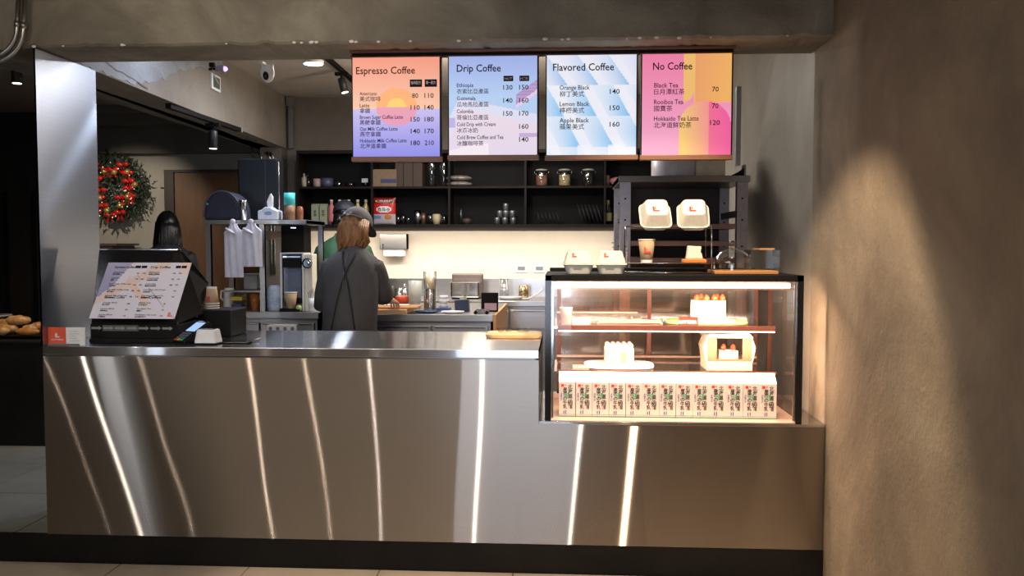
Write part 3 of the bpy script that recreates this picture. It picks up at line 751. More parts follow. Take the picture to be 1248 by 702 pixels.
def clam(label, loc, rot, grp='clamshell boxes on and over the display case', lx=-.02):
    t = thing('clamshell_box', label, 'takeaway box', loc, group=grp, rot=rot)
    part('box_bottom', frust(.100, .100, .134, .134, .042), CREAMP, t, bev=.003)
    part('rim', frust(.144, .144, .144, .144, .004, .042), CREAMP, t, bev=.001)
    part('box_lid', frust(.134, .134, .098, .092, .058, .046), CREAMP, t, bev=.004)
    mb_ = MB(); logo(mb_, .03 if rot[0] else .02, Matrix.Translation((lx, -.028, .1044)) @ Matrix.Rotation(-pi/2, 4, 'X') if rot[0] else Matrix.Translation((lx-.01, -.0585, .076)) @ Matrix.Rotation(-.347, 4, 'X'))
    part('red_logo', mb_, RED, t)
    # the logo also turns down the lid's front slope
    part('latch_tab', MB().box(-.018, -.0745, .042, .018, -.0715, .047), CREAMP, t)
    return t
zt = CZ1+.0005
pa = at(705, 334, y=.10); pb = at(745, 334, y=.10)
clam('cream pulp clamshell box with a small red logo, left one sitting on the case top', (pa.x, .125, zt), (0, 0, .03))
clam('cream pulp clamshell box on the case top, the right one beside the wire stand', (pb.x, .135, zt), (0, 0, -.06))
# wire stand
a = at(764, 333, y=.16); b = at(867, 333, y=.16)
ws = thing('wire_stand', 'two tier chrome wire display stand on top of the case', 'stand', (a.x, .16, zt))
sw_ = b.x-a.x; up = at(764, 275, y=.16).z-zt; lo = at(800, 321, y=.16).z-zt
rd = .0028
for x in (0, sw_):
    part('side_frame', MB().tube([(x, 0, .003), (x, 0, lo+.05), (x, .004, up*.62 if x == 0 else up), (x, .10, up), (x, .16, up), (x, .16, .003)], rd), CHROME, ws)
for z, nm in ((lo, 'lower_tier'), (up-.002, 'upper_tier')):
    y0 = 0 if z < up*.7 else -.002
    mb = MB()
    for yy in (.0, .04, .08, .12, .16): mb.tube([(0, yy, z), (sw_, yy, z)], rd*.8, 6)
    part(nm, mb, CHROME, ws)
part('shelf_plate', MB().box(.004, .004, lo-.004, sw_-.004, .155, lo+.001), mat('smoked_plate', (.06, .05, .045), .2), ws)
part('foot_bar', MB().tube([(0, 0, .004), (sw_, 0, .004)], rd*.8).tube([(0, .16, .004), (sw_, .16, .004)], rd*.8), CHROME, ws)
pa = at(797, 277, y=.20); pb = at(844, 277, y=.20)
clam('tilted cream clamshell box on the upper wire tier, the left one', (pa.x, .20, zt+up+.016), (radians(50), 0, .05))
clam('tilted cream clamshell box on the upper wire tier, the right one', (pb.x, .205, zt+up+.016), (radians(50), 0, -.08))
# paper cup with logo
def cup(label, loc, r0=.026, r1=.0375, h=.105, mt=KRAFT, grp=None, lid=False, lg=True, rim=True):
    t = thing('paper_cup', label, 'cup', loc, group=grp)
    part('cup_wall', MB().lathe([(r0, 0), (r1, h), (r1-.002, h), (r0-.002, .004)], 22), mt, t)
    part('rim', MB().lathe([(r1, h-.002), (r1+.0025, h), (r1, h+.003), (r1-.003, h)], 22, cap=False), PAPER, t)
    if lg:
        mb_ = MB(); logo(mb_, .030, Matrix.Translation((-.014, -(r0+r1)/2-.0022, h*.42)) @ Matrix.Rotation(-.1, 4, 'X')); part('red_logo', mb_, RED, t)
    return t
p = at(788, 318, y=.19)
t = cup('kraft cup with red logo and white foot on the lower tier of the wire stand', (p.x, .19, zt+lo+.002))
part('white_foot', MB().lathe([(.0265, 0), (.0277, .014)], 22, cap=False), PAPER, t)
p = at(845, 318, y=.18)
t = thing('card_holder', 'small orange card holder with cream sandwich model on the lower wire tier', 'ornament', (p.x, .18, zt+lo+.002))
part('orange_base', MB().box(-.05, -.03, 0, .055, .03, .018), ORANGE, t, bev=.004)
part('cream_block', MB().prism([(-.034, .018), (.040, .018), (.036, .04), (.030, .05), (.034, .075), (-.026, .078)], -.02, .02), CREAMP, t, bev=.004)
# cake dome on a wooden board
a = at(871, 331, y=.12); b = at(949, 331, y=.12)
wb = solo('cake_board', MB().box(0, 0, 0, b.x-a.x, .20, .016), WOODO, 'orange wooden board under the glass covers at the right of the case top', 'board', (a.x, .12, zt), bev=.003)
p = at(893, 328, y=.20)
t = thing('glass_dome', 'clear glass cake dome with a round knob on the wooden board', 'cake dome', (p.x, .21, zt+.0165))
part('dome', MB().lathe([(.085, 0), (.085, .03), (.078, .06), (.055, .085), (.02, .098), (.012, .100)], 28, cap=False), GLASSD, t)
part('knob', MB().lathe([(.006, .1), (.007, .106), (.014, .112), (.017, .122), (.012, .132), (.003, .136)], 16), GLASSD, t)
p0_ = at(905, 328, y=.22); p1_ = at(948, 328, y=.22)
t = thing('acrylic_cover', 'clear acrylic box cover on the wooden board beside the glass dome', 'cover', ((p0_.x+p1_.x)/2+.012, .24, zt+.0165))
wv = (p1_.x-p0_.x)*.42
part('cover_wall', MB().box(-wv, -.07, 0, wv, -.067, .092).box(-wv, .067, 0, wv, .07, .092).box(-wv, -.067, 0, -wv+.003, .067, .092).box(wv-.003, -.067, 0, wv, .067, .092), GLASS, t)
part('wooden_lid', MB().box(-wv*.4, -.07, .0925, wv*.6, .07, .100), WOODO, t)

# ================================================================== BEHIND THE CASE: tall steel rack
a = at(756, 216, y=1.15); b = at(912, 216, y=1.15); RX0, RX1 = a.x, b.x; RZ = at(800, 222, y=1.15).z; RY0, RY1 = 1.15, 1.75
RK = mat('rack_steel', (.34, .30, .30), .35, .8, .1)
rk = thing('steel_rack', 'tall open steel rack standing behind the display case', 'rack', (RX0, RY0, PZ))
o = Vector((RX0, RY0, PZ))
for x in (RX0, RX1-.06):
    for y in (RY0, RY1-.06):
        pp = part('rack_post', MB().box(x, y, PZ, x+.06, y+.05, RZ).shift(o), RK, rk)
        part('post_slots', MB().box(x+.024, y-.001, 1.3, x+.034, y, 1.31).box(x+.024, y-.001, 1.45, x+.034, y, 1.46).box(x+.024, y-.001, 1.6, x+.034, y, 1.61).box(x+.024, y-.001, 1.72, x+.034, y, 1.73).shift(o), BLACK, pp)
part('rack_top', MB().box(RX0-.01, RY0-.01, RZ, RX1+.01, RY1+.01, RZ+.035).shift(o), STEEL_D, rk, bev=.003)
for py in (275, 294, 313):
    z = at(830, py, y=RY1-.1).z
    part('rack_shelf', MB().box(RX0+.05, RY0+.05, z-.03, RX1-.06, RY1-.03, z).shift(o), mat('rack_shelf_brown', (.26, .16, .13), .4, .6), rk, bev=.002)
part('back_panel', MB().box(RX0+.06, RY1-.012, 1.2, RX1-.06, RY1-.008, RZ).shift(o), mat('rack_back', (.05, .035, .03), .5), rk)
part('side_rail', MB().box(RX1-.055, RY0+.05, 1.62, RX1-.045, RY1-.05, 1.66).box(RX0+.01, RY0+.05, 1.62, RX0+.02, RY1-.05, 1.66).shift(o), RK, rk)
p = at(822, 213, y=1.4)
solo('steel_bowl', MB().lathe([(.13, 0), (.135, .02), (.135, .17), (.13, .175)], 30), mat('grey_canister', (.62, .62, .68), .4, .1), 'wide grey canister on top of the steel rack under the pink menu board', 'canister', (p.x, 1.42, RZ+.036))
p = at(864, 213, y=1.4)
solo('cream_box', MB().box(-.085, -.08, 0, .085, .08, .15), mat('cream_box', (.78, .70, .52), .6, 0, .1, 12), 'cream box on top of the steel rack beside the grey canister', 'box', (p.x-.0, 1.42, RZ+.036), bev=.004)
p = at(905, 214, y=1.3)
t = thing('cctv_bracket', 'small black angled bracket on the right end of the rack top', 'bracket', (p.x-.03, 1.25, RZ+.036))
part('plate', MB().box(.03, 0, 0, .04, .08, .07), RK, t); part('arm', MB().prism([(-.06, 0), (.03, 0), (.03, .05), (.0, .03)], .01, .05), BLACK, t)
# narrow grey panel beside the pink menu
p = at(893, 155, y=.5)
solo('wall_conduit_box', MB().box(-.012, 0, -.19, .012, .03, .19), mat('grey_plastic', (.33, .35, .36), .4), 'narrow grey upright strip beside the right edge of the pink menu board', 'strip', (p.x+.02, .46, p.z), bev=.003)
# ================================================================== ON THE LEFT OF THE COUNTER
def floor_at(px, py): return at(px, py, z=1.0)
# point of sale terminal with a menu sheet leaning on its back
a = at(107, 412, y=.13); b = at(270, 412, y=.13)
po = thing('sales_terminal', 'black point of sale terminal seen from behind, a menu sheet leaning on it', 'cash register', (a.x, .13, 1.0005))
bw = at(214, 412, y=.13).x-a.x
part('base', MB().box(0, .02, 0, bw, .34, .09).box(.01, -.01, .0, bw-.01, .03, .022), BLACK, po, bev=.006)
zt_ = at(170, 304, y=.33).z-1.0; x0 = at(126, 304, y=.33).x-a.x; x1 = at(216, 304, y=.33).x-a.x
# monitor leaning away, with a thick wedge side
mb = MB().add([(0, .03, .09), (bw, .03, .09), (x1, .16, zt_-.005), (x0, .16, zt_-.005), (.0, .12, .09), (bw+.03, .25, .12), (x1+.02, .20, zt_-.003), (x0, .20, zt_-.003)],
  [(0, 1, 2, 3), (4, 7, 6, 5), (0, 4, 5, 1), (1, 5, 6, 2), (2, 6, 7, 3), (3, 7, 4, 0)])
part('monitor', mb, BLACKG, po, bev=.003)
part('silver_edge', MB().box(x0, .158, zt_-.004, x1+.02, .202, zt_+.002), CHROME, po, bev=.001)
c = at(252, 352, y=.52)
part('screen_back', MB().add([(x1+.005, .19, zt_-.01), (x1+.025, .19, zt_-.01), (c.x-a.x, .40, c.z-1.0+.03), (c.x-a.x-.02, .42, c.z-1.0-.02), (bw, .24, .10), (x1-.03, .17, .22)], [(0, 1, 2, 3, 4, 5)]).add([(x1+.005, .20, zt_-.01), (x1+.025, .20, zt_-.01), (c.x-a.x, .415, c.z-1.0+.03), (c.x-a.x-.02, .435, c.z-1.0-.02), (bw, .255, .10), (x1-.03, .185, .22)], [(5, 4, 3, 2, 1, 0)]), BLACK, po)
# arrow strip
ar = MB(); bxs = MB(); tw = bw/7.4
for i in range(7):
    x = .008+i*tw
    pts = [(x, .064), (x+tw*.62, .064), (x+tw*.62, .059), (x+tw*.88, .069), (x+tw*.62, .079), (x+tw*.62, .074), (x, .074)]
    ar.prism(pts, .0185, .0195, 'y')
    if 1 <= i <= 3: bxs.box(x-.003, .0192, .055, x+tw*.97, .0198, .083)
part('arrow_stickers', ar, mat('grey_ink', (.25, .25, .24), .6), po, kind='stuff'); part('sticker_backing', bxs, mat('sticker_grey', (.09, .09, .085), .6), po)
# the sheet
t_ = at(133, 320, y=.26); tr = at(231, 320, y=.26); br = at(213, 388, y=.12); bl = at(109, 388, y=.12)
sw_ = br.x-bl.x; sv = Vector((t_.x-bl.x, .14, t_.z-bl.z)); sl_ = sv.length
def f_sheet(u, v):
    c = (226, 222, 234)
    if v > .35+.65*0 and u < .34*(v-.2)*1.1 and v-.35 > u*1.6: c = lerp((150, 150, 188), (176, 172, 205), v)
    d = (v-.30) - u*.95
    if abs(d) < .07+.05*u and u < .75: c = (232, 208, 202)
    if .30 < u < .62 and abs((.55-v)-(u-.40)*1.35) < .07: c = (238, 206, 194)
    if u > .88 and v > .8: c = (240, 214, 206)
    if .40 < u and abs((.62-v)-(u-.52)*1.3) < .008: c = (190, 186, 200)
    return s2l(c)
sh = thing('menu_sheet', 'printed white and peach menu sheet leaning against the sales terminal', 'menu', (bl.x, .115, bl.z))
skx = sv.x/sl_; R_ = Matrix(((1, 0, skx, 0), (0, 1, .14/sl_, -.0), (0, 0, sv.z/sl_, 0), (0, 0, 0, 1)))
printed('printed_sheet', sw_, sl_, 60, 44, f_sheet, vcol('sheet_print', .5), sh, M=R_)
part('sheet_backing', MB().box(0, .001, 0, sw_, .004, sl_, R_), WHITE, sh)
L = MB(); M = R_ @ Matrix.Translation((0, -.0015, 0))
for (cx_, cy_, hd, rows) in ((.10, .90, 'Espresso Coffee', boards[0][8+0]), (.53, .90, 'Drip Coffee', boards[1][8]), (.10, .355, 'Flavored Coffee', boards[2][8]), (.53, .355, 'No Coffee', boards[3][8])):
    rows = [r for r in (boards[0][9], boards[1][9], boards[2][9], boards[3][9])][['Espresso Coffee', 'Drip Coffee', 'Flavored Coffee', 'No Coffee'].index(hd)]
    text(L, hd, cx_*sw_, cy_*sl_, .017, M, .24*sw_ if 'C' != hd[0] else .2*sw_, .012)
    for i, (en, zh, pa_, pb_) in enumerate(rows):
        z_ = (cy_-.085-.105*i)*sl_
        text(L, en, cx_*sw_, z_, .009, M, min(.26, .012*len(en)+.03)*sw_, .01); text(L, zh, cx_*sw_, z_-.011, .009, M, None, .02)
        if pa_: text(L, pa_, (cx_+.29)*sw_, z_-.006, .010, M, None, .02)
        if pb_: text(L, pb_, (cx_+.36)*sw_, z_-.006, .010, M, None, .02)
part('lettering', L, INK, sh, norm=False, kind='stuff')
mb = MB(); logo(mb, .022, R_ @ Matrix.Translation((sw_*.91, -.001, sl_*.04))); part('red_logo', mb, mat('orange_print', (.85, .12, .03), .5), sh)
mb = MB()
for (u0, u1) in ((.345, .41), (.42, .485), (.83, .89), (.90, .96)): mb.box(u0*sw_, -.0016, .90*sl_, u1*sw_, -.0006, .945*sl_, R_)
part('heading_tags', mb, INK, sh, kind='stuff')
# black printer box to the right of the terminal
a = at(228, 404, y=.42); b = at(281, 404, y=.42); zt2 = at(255, 378, y=.42).z
solo('receipt_printer', MB().box(0, 0, 0, b.x-a.x, .22, zt2-1.0), BLACK, 'black receipt printer box behind the card reader and the scanner', 'printer', (a.x, .42, 1.0005), bev=.006)
CT = zt2+.001
# stacks of kraft cups on it
def cupstack(px, py0, py1, n, lab, y, sc=1.0, ring=7):
    p = at(px, py0, y=y); h = p.z-at(px, py1, y=y).z
    grp = 'kraft cups stacked upside down beside the sales terminal'
    top = None
    for i in range(n):
        t = thing('paper_cup', lab % (['bottom', 'second lowest', 'third lowest', 'fourth lowest', 'fifth lowest', 'sixth lowest', 'topmost'][i if i < n-1 else 6]), 'cup', (p.x, y, CT+i*.0125*sc), group=grp)
        part('cup_wall', MB().lathe([(.037*sc, 0), (.026*sc, .092*sc), (.024*sc, .092*sc), (.0235*sc, .088*sc)], 22), KRAFT, t)
        part('rim', MB().lathe([(.037*sc, -.0), (.0395*sc, .0015), (.0395*sc, .004), (.0365*sc, .005)], 22, cap=False), PAPER, t)
        if i == n-1:
            part('white_foot', MB().lathe([(.0272*sc, .083*sc), (.0262*sc, .0925*sc)], 22, cap=False), PAPER, t)
            mb_ = MB(); logo(mb_, .026*sc, Matrix.Translation((.004, -.034*sc, .04*sc)) @ Matrix.Rotation(pi, 4, 'Y') @ Matrix.Rotation(.1, 4, 'X')); part('red_logo', mb_, RED, t)
cupstack(238, 340, 378, 6, 'kraft paper cup, %s in the taller upside-down stack next to the terminal', .50, 1.0)
cupstack(258, 351, 378, 3, 'kraft paper cup, %s in the shorter upside-down stack near the black printer', .52, .95)
# card reader
p = at(224, 412, y=.13)
t = thing('card_reader', 'black card payment terminal with a lit screen lying beside the cash register', 'card reader', (p.x, .13, 1.0005), rz=-.45)
part('reader_body', MB().prism([(-.03, 0), (.13, 0), (.13, .085), (.115, .097), (-.03, .02)], -.04, .04, 'x'), BLACKG, t, bev=.004)
Ms = Matrix.Translation((0, -.03, .0205)) @ Matrix.Rotation(.488, 4, 'X')
part('screen', MB().box(-.030, .075, 0, .030, .150, .0012, Ms), mat('lit_screen', (.1, .14, .2), .2, emis=(.35, .55, .9), es=1.0), t)
kp = MB()
for i in range(3):
    for j in range(3): kp.box(-.028+i*.02, .012+j*.018, 0, -.012+i*.02, .024+j*.018, .003, Ms)
part('keys', kp, mat('grey_keys', (.12, .12, .13), .5), t)
for q, c_ in enumerate(((.5, .03, .03), (.5, .35, .03), (.03, .35, .12))): part('colour_key', MB().box(-.028+q*.02, -.004, 0, -.012+q*.02, .008, .003, Ms), mat('key_%d' % q, c_, .5), t)
lt = MB(); text(lt, 'PAY', 0, 0, .016, Matrix.Translation((.0405, .04, .022)) @ Matrix.Rotation(pi/2, 4, 'Z')); part('side_lettering', lt, INKW, t, norm=False)
# scanner
p = at(254, 412, y=.12)
t = thing('code_scanner', 'white rounded code scanner with a dark reading window between card reader and tray', 'scanner', (p.x, .12, 1.0005), rz=.05)
part('housing', frust(.108, .095, .088, .075, .062, .008), WHITE, t, bev=.006)
part('rubber_base', frust(.104, .092, .106, .094, .008), BLACK, t)
part('window', MB().box(-.032, -.026, .0702, .032, .026, .0708), BLACKG, t)
part('window_lens', MB().box(-.022, -.017, .0709, .022, .017, .0712), mat('grey_lens', (.35, .36, .38), .2), t)  # paler grey rectangle inside the dark reading window
# tray
p = floor_at(298, 414); a = at(272, 414, y=p.y); b = at(328, 414, y=p.y)
t = thing('coin_tray', 'flat silver cash tray on the counter right of the white scanner', 'tray', (p.x, .18, 1.0005))
hw_ = (b.x-a.x)/2
part('tray_plate', MB().add([(-hw_, -.05, .006), (hw_*.7, -.05, .006), (hw_*.7, .06, .006), (-hw_, .06, .006), (hw_, -.05, .018), (hw_, .06, .018), (-hw_, -.05, .009), (hw_*.7, -.05, .009), (hw_*.7, .06, .009), (-hw_, .06, .009), (hw_, -.05, .021), (hw_, .06, .021)],
     [(6, 7, 8, 9), (7, 10, 11, 8), (0, 3, 2, 1), (1, 2, 5, 4), (0, 1, 7, 6), (1, 4, 10, 7), (4, 5, 11, 10), (5, 2, 8, 11), (2, 3, 9, 8), (3, 0, 6, 9)]), CHROME, t)
part('tray_feet', MB().box(-hw_*.9, -.045, 0, hw_*.6, .055, .0055), BLACK, t)
# sign stand
a = floor_at(72, 418); b = at(103, 418, y=.035)
t = thing('small_sign', 'small red and white card sign standing at the left end of the counter', 'sign', (a.x, .04, 1.0005))
wz = b.x-a.x; hz = .082
part('red_half', MB().box(0, 0, 0, wz*.49, .003, hz), mat('sign_red', (.70, .10, .04), .5), t)
part('white_half', MB().box(wz*.49, 0, 0, wz, .003, hz), WHITE, t)
part('foot', MB().box(0, -.006, 0, wz*.85, .01, .007), mat('sign_foot', (.15, .16, .18), .3), t)
mb = MB(); logo(mb, .020, Matrix.Translation((wz*.2, -.0005, .035))); text(mb, 'LOTTERIA', wz*.1, .022, .009, Matrix.Translation((0, -.001, 0)), wz*.32)
part('white_print', mb, INKW, t)
mb = MB()
for i in range(5): mb.box(wz*.58, -.001, .018+i*.011, wz*(.85-.05*(i % 3)), -.0003, .0205+i*.011)
part('fine_print', mb, mat('pale_grey_ink', (.45, .45, .46), .6), t)
# wooden tray with glasses at the right end of the counter
a = floor_at(590, 413); b = at(659, 413, y=a.y)
t = thing('wooden_tray', 'pale wooden tray holding small cups at the right end of the high counter', 'tray', ((a.x+b.x)/2, a.y+.11, 1.0005))
q = frust(b.x-a.x-.02, .19, b.x-a.x, .215, .020); part('tray_base', q, WOODL, t, bev=.004)
part('tray_well', frust(b.x-a.x-.03, .18, b.x-a.x-.03, .18, .0015, .0198), mat('tray_yellow', (.75, .58, .28), .5), t)
for i, (px_, yy) in enumerate(((610, .13), (619, .15), (634, .13), (641, .15))):
    x = at(px_, 404, y=a.y+.11).x
    cg = thing('sample_cup', ['clear sample cup, leftmost on the pale wooden tray', 'clear sample cup, second from the left on the wooden tray', 'clear sample cup, third from the left on the wooden tray', 'clear sample cup, rightmost on the pale wooden tray'][i], 'cup', (x, a.y+yy, 1.0225), group='sample cups on the wooden tray')
    part('cup_wall', MB().lathe([(.014, 0), (.02, .018), (.019, .018), (.013, .001)], 14, Matrix()), PLASTIC, cg)

# ================================================================== KITCHEN BENCHES
def bench(name, lab, x0, x1, y0, y1, zt_, nd, mt=STEEL_B):
    t = thing(name, lab, 'workbench', ((x0+x1)/2, (y0+y1)/2, PZ)); o = Vector(((x0+x1)/2, (y0+y1)/2, PZ))
    part('worktop', MB().box(x0, y0, zt_-.045, x1, y1, zt_).shift(o), mt, t, bev=.003)
    part('carcass', MB().box(x0+.02, y0+.04, PZ+.10, x1-.02, y1-.01, zt_-.046).shift(o), STEEL_D, t)
    n = nd
    for i in range(n):
        xa = x0+.03+(x1-x0-.06)*i/n; xb = x0+.03+(x1-x0-.06)*(i+1)/n
        d = part('drawer', MB().box(xa+.006, y0+.02, zt_-.23, xb-.006, y0+.04, zt_-.075).shift(o), mt, t, bev=.003)
        part('handle', MB().box(xa+.02, y0+.012, zt_-.09, xb-.02, y0+.02, zt_-.082).shift(o), CHROME, d)
    for x in (x0+.05, x1-.05):
        for y in (y0+.08, y1-.08): part('leg', MB().cyl((x, y, PZ), .02, .10).shift(o), CHROME, t)
    return t
TZ = at(495, 383, y=1.8)
bench('workbench', 'steel workbench with wide drawers where the barista prepares food', 1.10, at(601, 385, y=1.8).x, 1.8, 2.95, 1.007, 2)
part('end_panel', B(at(601, 385, y=1.8).x+.001, 1.80, PZ, at(601, 385, y=1.8).x+.02, 2.95, 1.007).shift(((1.10+at(601, 385, y=1.8).x)/2, 2.375, PZ)), mat('steel_end_painted_glow', (.78, .42, .17), .35, .2), bpy.data.objects['workbench'])  # orange light from the case on the steel end is painted into its colour
x0b, x1b = at(243, 381, y=1.9).x, at(388, 381, y=1.9).x
bn = bench('workbench', 'steel workbench with open front carrying the coffee machine and steel rack', x0b, x1b, 1.9, 2.4, 1.012, 2)
bench('workbench', 'long steel back counter along the cream wall under the dark shelves', .9, 3.45, 3.32, 3.97, 1.0, 5)
bench('workbench', 'short steel side counter at the far left of the back wall', -.14, .6, 3.32, 3.97, 1.0, 1)
BT, LT, KT = 1.0075, 1.0125, 1.0005
# power strip under left bench
p = at(345, 400, y=1.92)
t = thing('power_strip', 'white multi-socket power strip mounted under the left bench top', 'power strip', (p.x, 1.885, p.z))
part('housing', MB().box(-.10, 0, -.025, .10, .03, .025), WHITE, t, bev=.004)
mb = MB()
for i in range(4): mb.cyl((-.075+i*.05, -.001, .0), .013, .002, 12, 'y')
part('sockets', mb, mat('socket_grey', (.2, .2, .2), .5), t)

# rack on the left bench
a = at(250, 268, y=1.92); b = at(372, 272, y=1.92)
rx0, rx1, rz = a.x, b.x, a.z
rk = thing('bench_rack', 'small steel shelf rack standing on the left workbench', 'rack', (rx0, 1.92, LT)); o = Vector((rx0, 1.92, LT))
for x, y in ((rx0, 1.92), (at(316, 300, y=1.92).x, 1.92), (rx0, 2.32), (rx1-.03, 2.32)):
    part('rack_post', MB().box(x, y, LT, x+.035, y+.03, rz-.03).shift(o), STEEL_B, rk)
part('rack_top', MB().box(rx0-.01, 1.91, rz-.03, rx1+.01, 2.36, rz).shift(o), STEEL_B, rk, bev=.003)
zm = at(290, 353, y=2.1).z
part('mid_shelf', MB().box(at(284, 353, y=2.1).x, 1.95, zm-.01, at(318, 300, y=1.92).x, 2.33, zm).shift(o), STEEL_B, rk)
RTZ = rz+.001
# blue dome bag on rack top
a = at(256, 268, y=2.1); b = at(300, 268, y=2.1); ww = (b.x-a.x); hh = at(280, 234, y=2.1).z-rz
t = thing('navy_bag', 'dark navy domed appliance cover on top of the small steel rack', 'bag', ((a.x+b.x)/2, 2.1, RTZ))
prof = []
for k in range(17):
    a_ = pi*k/16; prof.append((ww/2*cos(a_)*(1 if cos(a_) > 0 else 1), .02+(hh-.02)*sin(a_)**.8))
part('cover', MB().prism([(ww/2, 0)]+prof+[(-ww/2, 0)], -.11, .11, smooth=True), NAVY, t, bev=.02)
part('seam', MB().tube([(q[0]*1.0, -.108, q[1]) for q in prof], .004, 6), mat('navy_piping', (.04, .05, .09), .5), t)
part('logo_dot', MB().lathe([(.006, 0), (.006, .002)], 10, Matrix.Translation((-ww*.38, -.112, hh*.55)) @ Matrix.Rotation(pi/2, 4, 'X')), mat('cyan_dot', (.1, .6, .6), .4), t)
p = at(303, 268, y=2.1)
solo('steel_tumbler', MB().lathe([(.026, 0), (.024, .12), (.03, .135), (.028, .135), (.022, .12)], 20), CHROME, 'steel shaker between the navy bag and the tissue box', 'shaker', (p.x, 2.0, RTZ))
# tissue box
a = at(312, 268, y=2.0); b = at(345, 268, y=2.0)
t = thing('tissue_pack', 'white tissue pack with a tissue standing up on the rack top', 'tissue box', ((a.x+b.x)/2-.005, 2.02, RTZ))
part('pack', MB().prism([(-.068, 0), (.075, 0), (.075, .062), (.035, .075), (.02, .088), (-.02, .088), (-.04, .070), (-.068, .062)], -.05, .05), mat('tissue_pack_white', (.68, .72, .82), .5), t, bev=.008)
part('tissue', MB().add([(-.014, .0, .085), (.022, 0, .085), (.024, .004, .16), (.010, -.004, .182), (-.002, .006, .172), (-.018, -.004, .125), (-.014, .01, .085), (.022, .01, .085), (.024, .012, .16), (.010, .006, .182), (-.002, .014, .172), (-.018, .006, .125)], [(0, 1, 2, 3, 4, 5), (11, 10, 9, 8, 7, 6), (0, 6, 7, 1), (1, 7, 8, 2), (2, 8, 9, 3), (3, 9, 10, 4), (4, 10, 11, 5), (5, 11, 6, 0)]), PAPER, t)
part('blue_label', MB().lathe([(.022, 0), (.022, .001)], 16, Matrix.Translation((.006, -.0508, .045)) @ Matrix.Rotation(pi/2, 4, 'X') @ Matrix.Diagonal((1.2, .6, 1, 1))), mat('pale_blue', (.2, .35, .6), .5), t)
# cups on rack top
p = at(352, 269, y=2.0)
t = thing('kraft_cup_stack', 'brown cup with a turquoise cup on top standing at the right end of the rack', 'cup', (p.x, 2.02, RTZ))
part('brown_cup', MB().lathe([(.036, 0), (.038, .10), (.036, .10), (.034, .004)], 20), mat('brown_cup', (.20, .10, .05), .5), t)
part('turquoise_cup', MB().lathe([(.038, .101), (.037, .185), (.035, .185), (.036, .101)], 20), mat('turquoise', (.05, .52, .52), .5), t)
p = at(362, 269, y=2.05)
solo('amber_jar', MB().lathe([(.022, 0), (.024, .08), (.018, .09), (.018, .095)], 16), mat('amber_jar', (.25, .09, .03), .3), 'small amber jar beside the turquoise cup on the rack', 'jar', (p.x+.005, 2.1, RTZ))
# black box behind, on the rack top
a = at(293, 268, y=2.24); b = at(341, 268, y=2.24); ztb = at(320, 194, y=2.24).z
t = thing('black_speaker', 'tall black box with rounded chrome side edges standing behind the tissue box', 'appliance', ((a.x+b.x)/2, 2.27, RTZ))
hw_ = (b.x-a.x)/2
part('housing', MB().box(-hw_, -.07, 0, hw_, .07, ztb-RTZ), mat('blue_black', (.006, .008, .012), .3), t, bev=.012)
part('edge_trim', MB().tube([(hw_+.003, -.05, .02), (hw_+.003, -.05, ztb-RTZ-.03), (hw_-.02, -.05, ztb-RTZ+.003)], .005, 8), PIPE, t)
part('front_seam', MB().box(hw_*.38, -.0715, .005, hw_*.40, -.0705, ztb-RTZ-.01), mat('seam_blue', (.05, .07, .10), .4), t)
# plastic carrier bags hanging on the rack front
BAGM = mat('bag_plastic', (.72, .72, .82), .45, 0, .06, 14, bump=.25, bscale=9, sss=.1)
random.seed(5)
for i, (xa, xb, yb_, lab) in enumerate(((273, 297, 338, 'white plastic carrier bag hanging on the rack, the left and longer one'), (294, 320, 325, 'white plastic carrier bag hanging on the rack, the right one'))):
    y = 1.885-.012*i*0; a = at(xa, 279, y=y); b = at(xb, yb_, y=y); tz = at(xa, 272, y=y).z
    W_, H_ = b.x-a.x, tz-b.z; nx, nz_ = 14, 24; vs = []
    for side in (0, 1):
        for j in range(nz_+1):
            for k_ in range(nx+1):
                u, v = k_/nx, j/nz_
                edge = 4*u*(1-u)
                yy = (.013+.005*sin(u*17+i*2+v*2.5)+.0025*sin(u*41-v*5)+.003*v)*edge**.5*(1 if side == 0 else -.3)
                top = v > .86
                zz_ = v*H_ if not top else v*H_
                xx = u*W_
                if v > .84: xx = W_*(.5+(u-.5)*max(.42, 1-(v-.84)*6))
                vs.append((xx, -yy, zz_-H_))
    q = (nx+1)*(nz_+1); fs = []
    for s_ in (0, 1):
        for j in range(nz_):
            for k_ in range(nx):
                a_ = s_*q+j*(nx+1)+k_; f = (a_, a_+1, a_+nx+2, a_+nx+1); fs.append(f if s_ == 0 else f[::-1])
    t = thing('carrier_bag', lab, 'plastic bag', (a.x, y-.0, tz))
    part('bag_body', MB().add(vs, fs, True), BAGM, t)
    part('strap_loop', MB().sph((W_*.5, -.012, .010), .019, 10, 8, sy=.4, sz=1.0), BAGM, t)
    part('strap_knot', MB().tube([(W_*.15, -.02, -.035), (W_*.4, -.026, -.055), (W_*.62, -.024, -.07)], [.008, .012, .006], 8), BAGM, t)
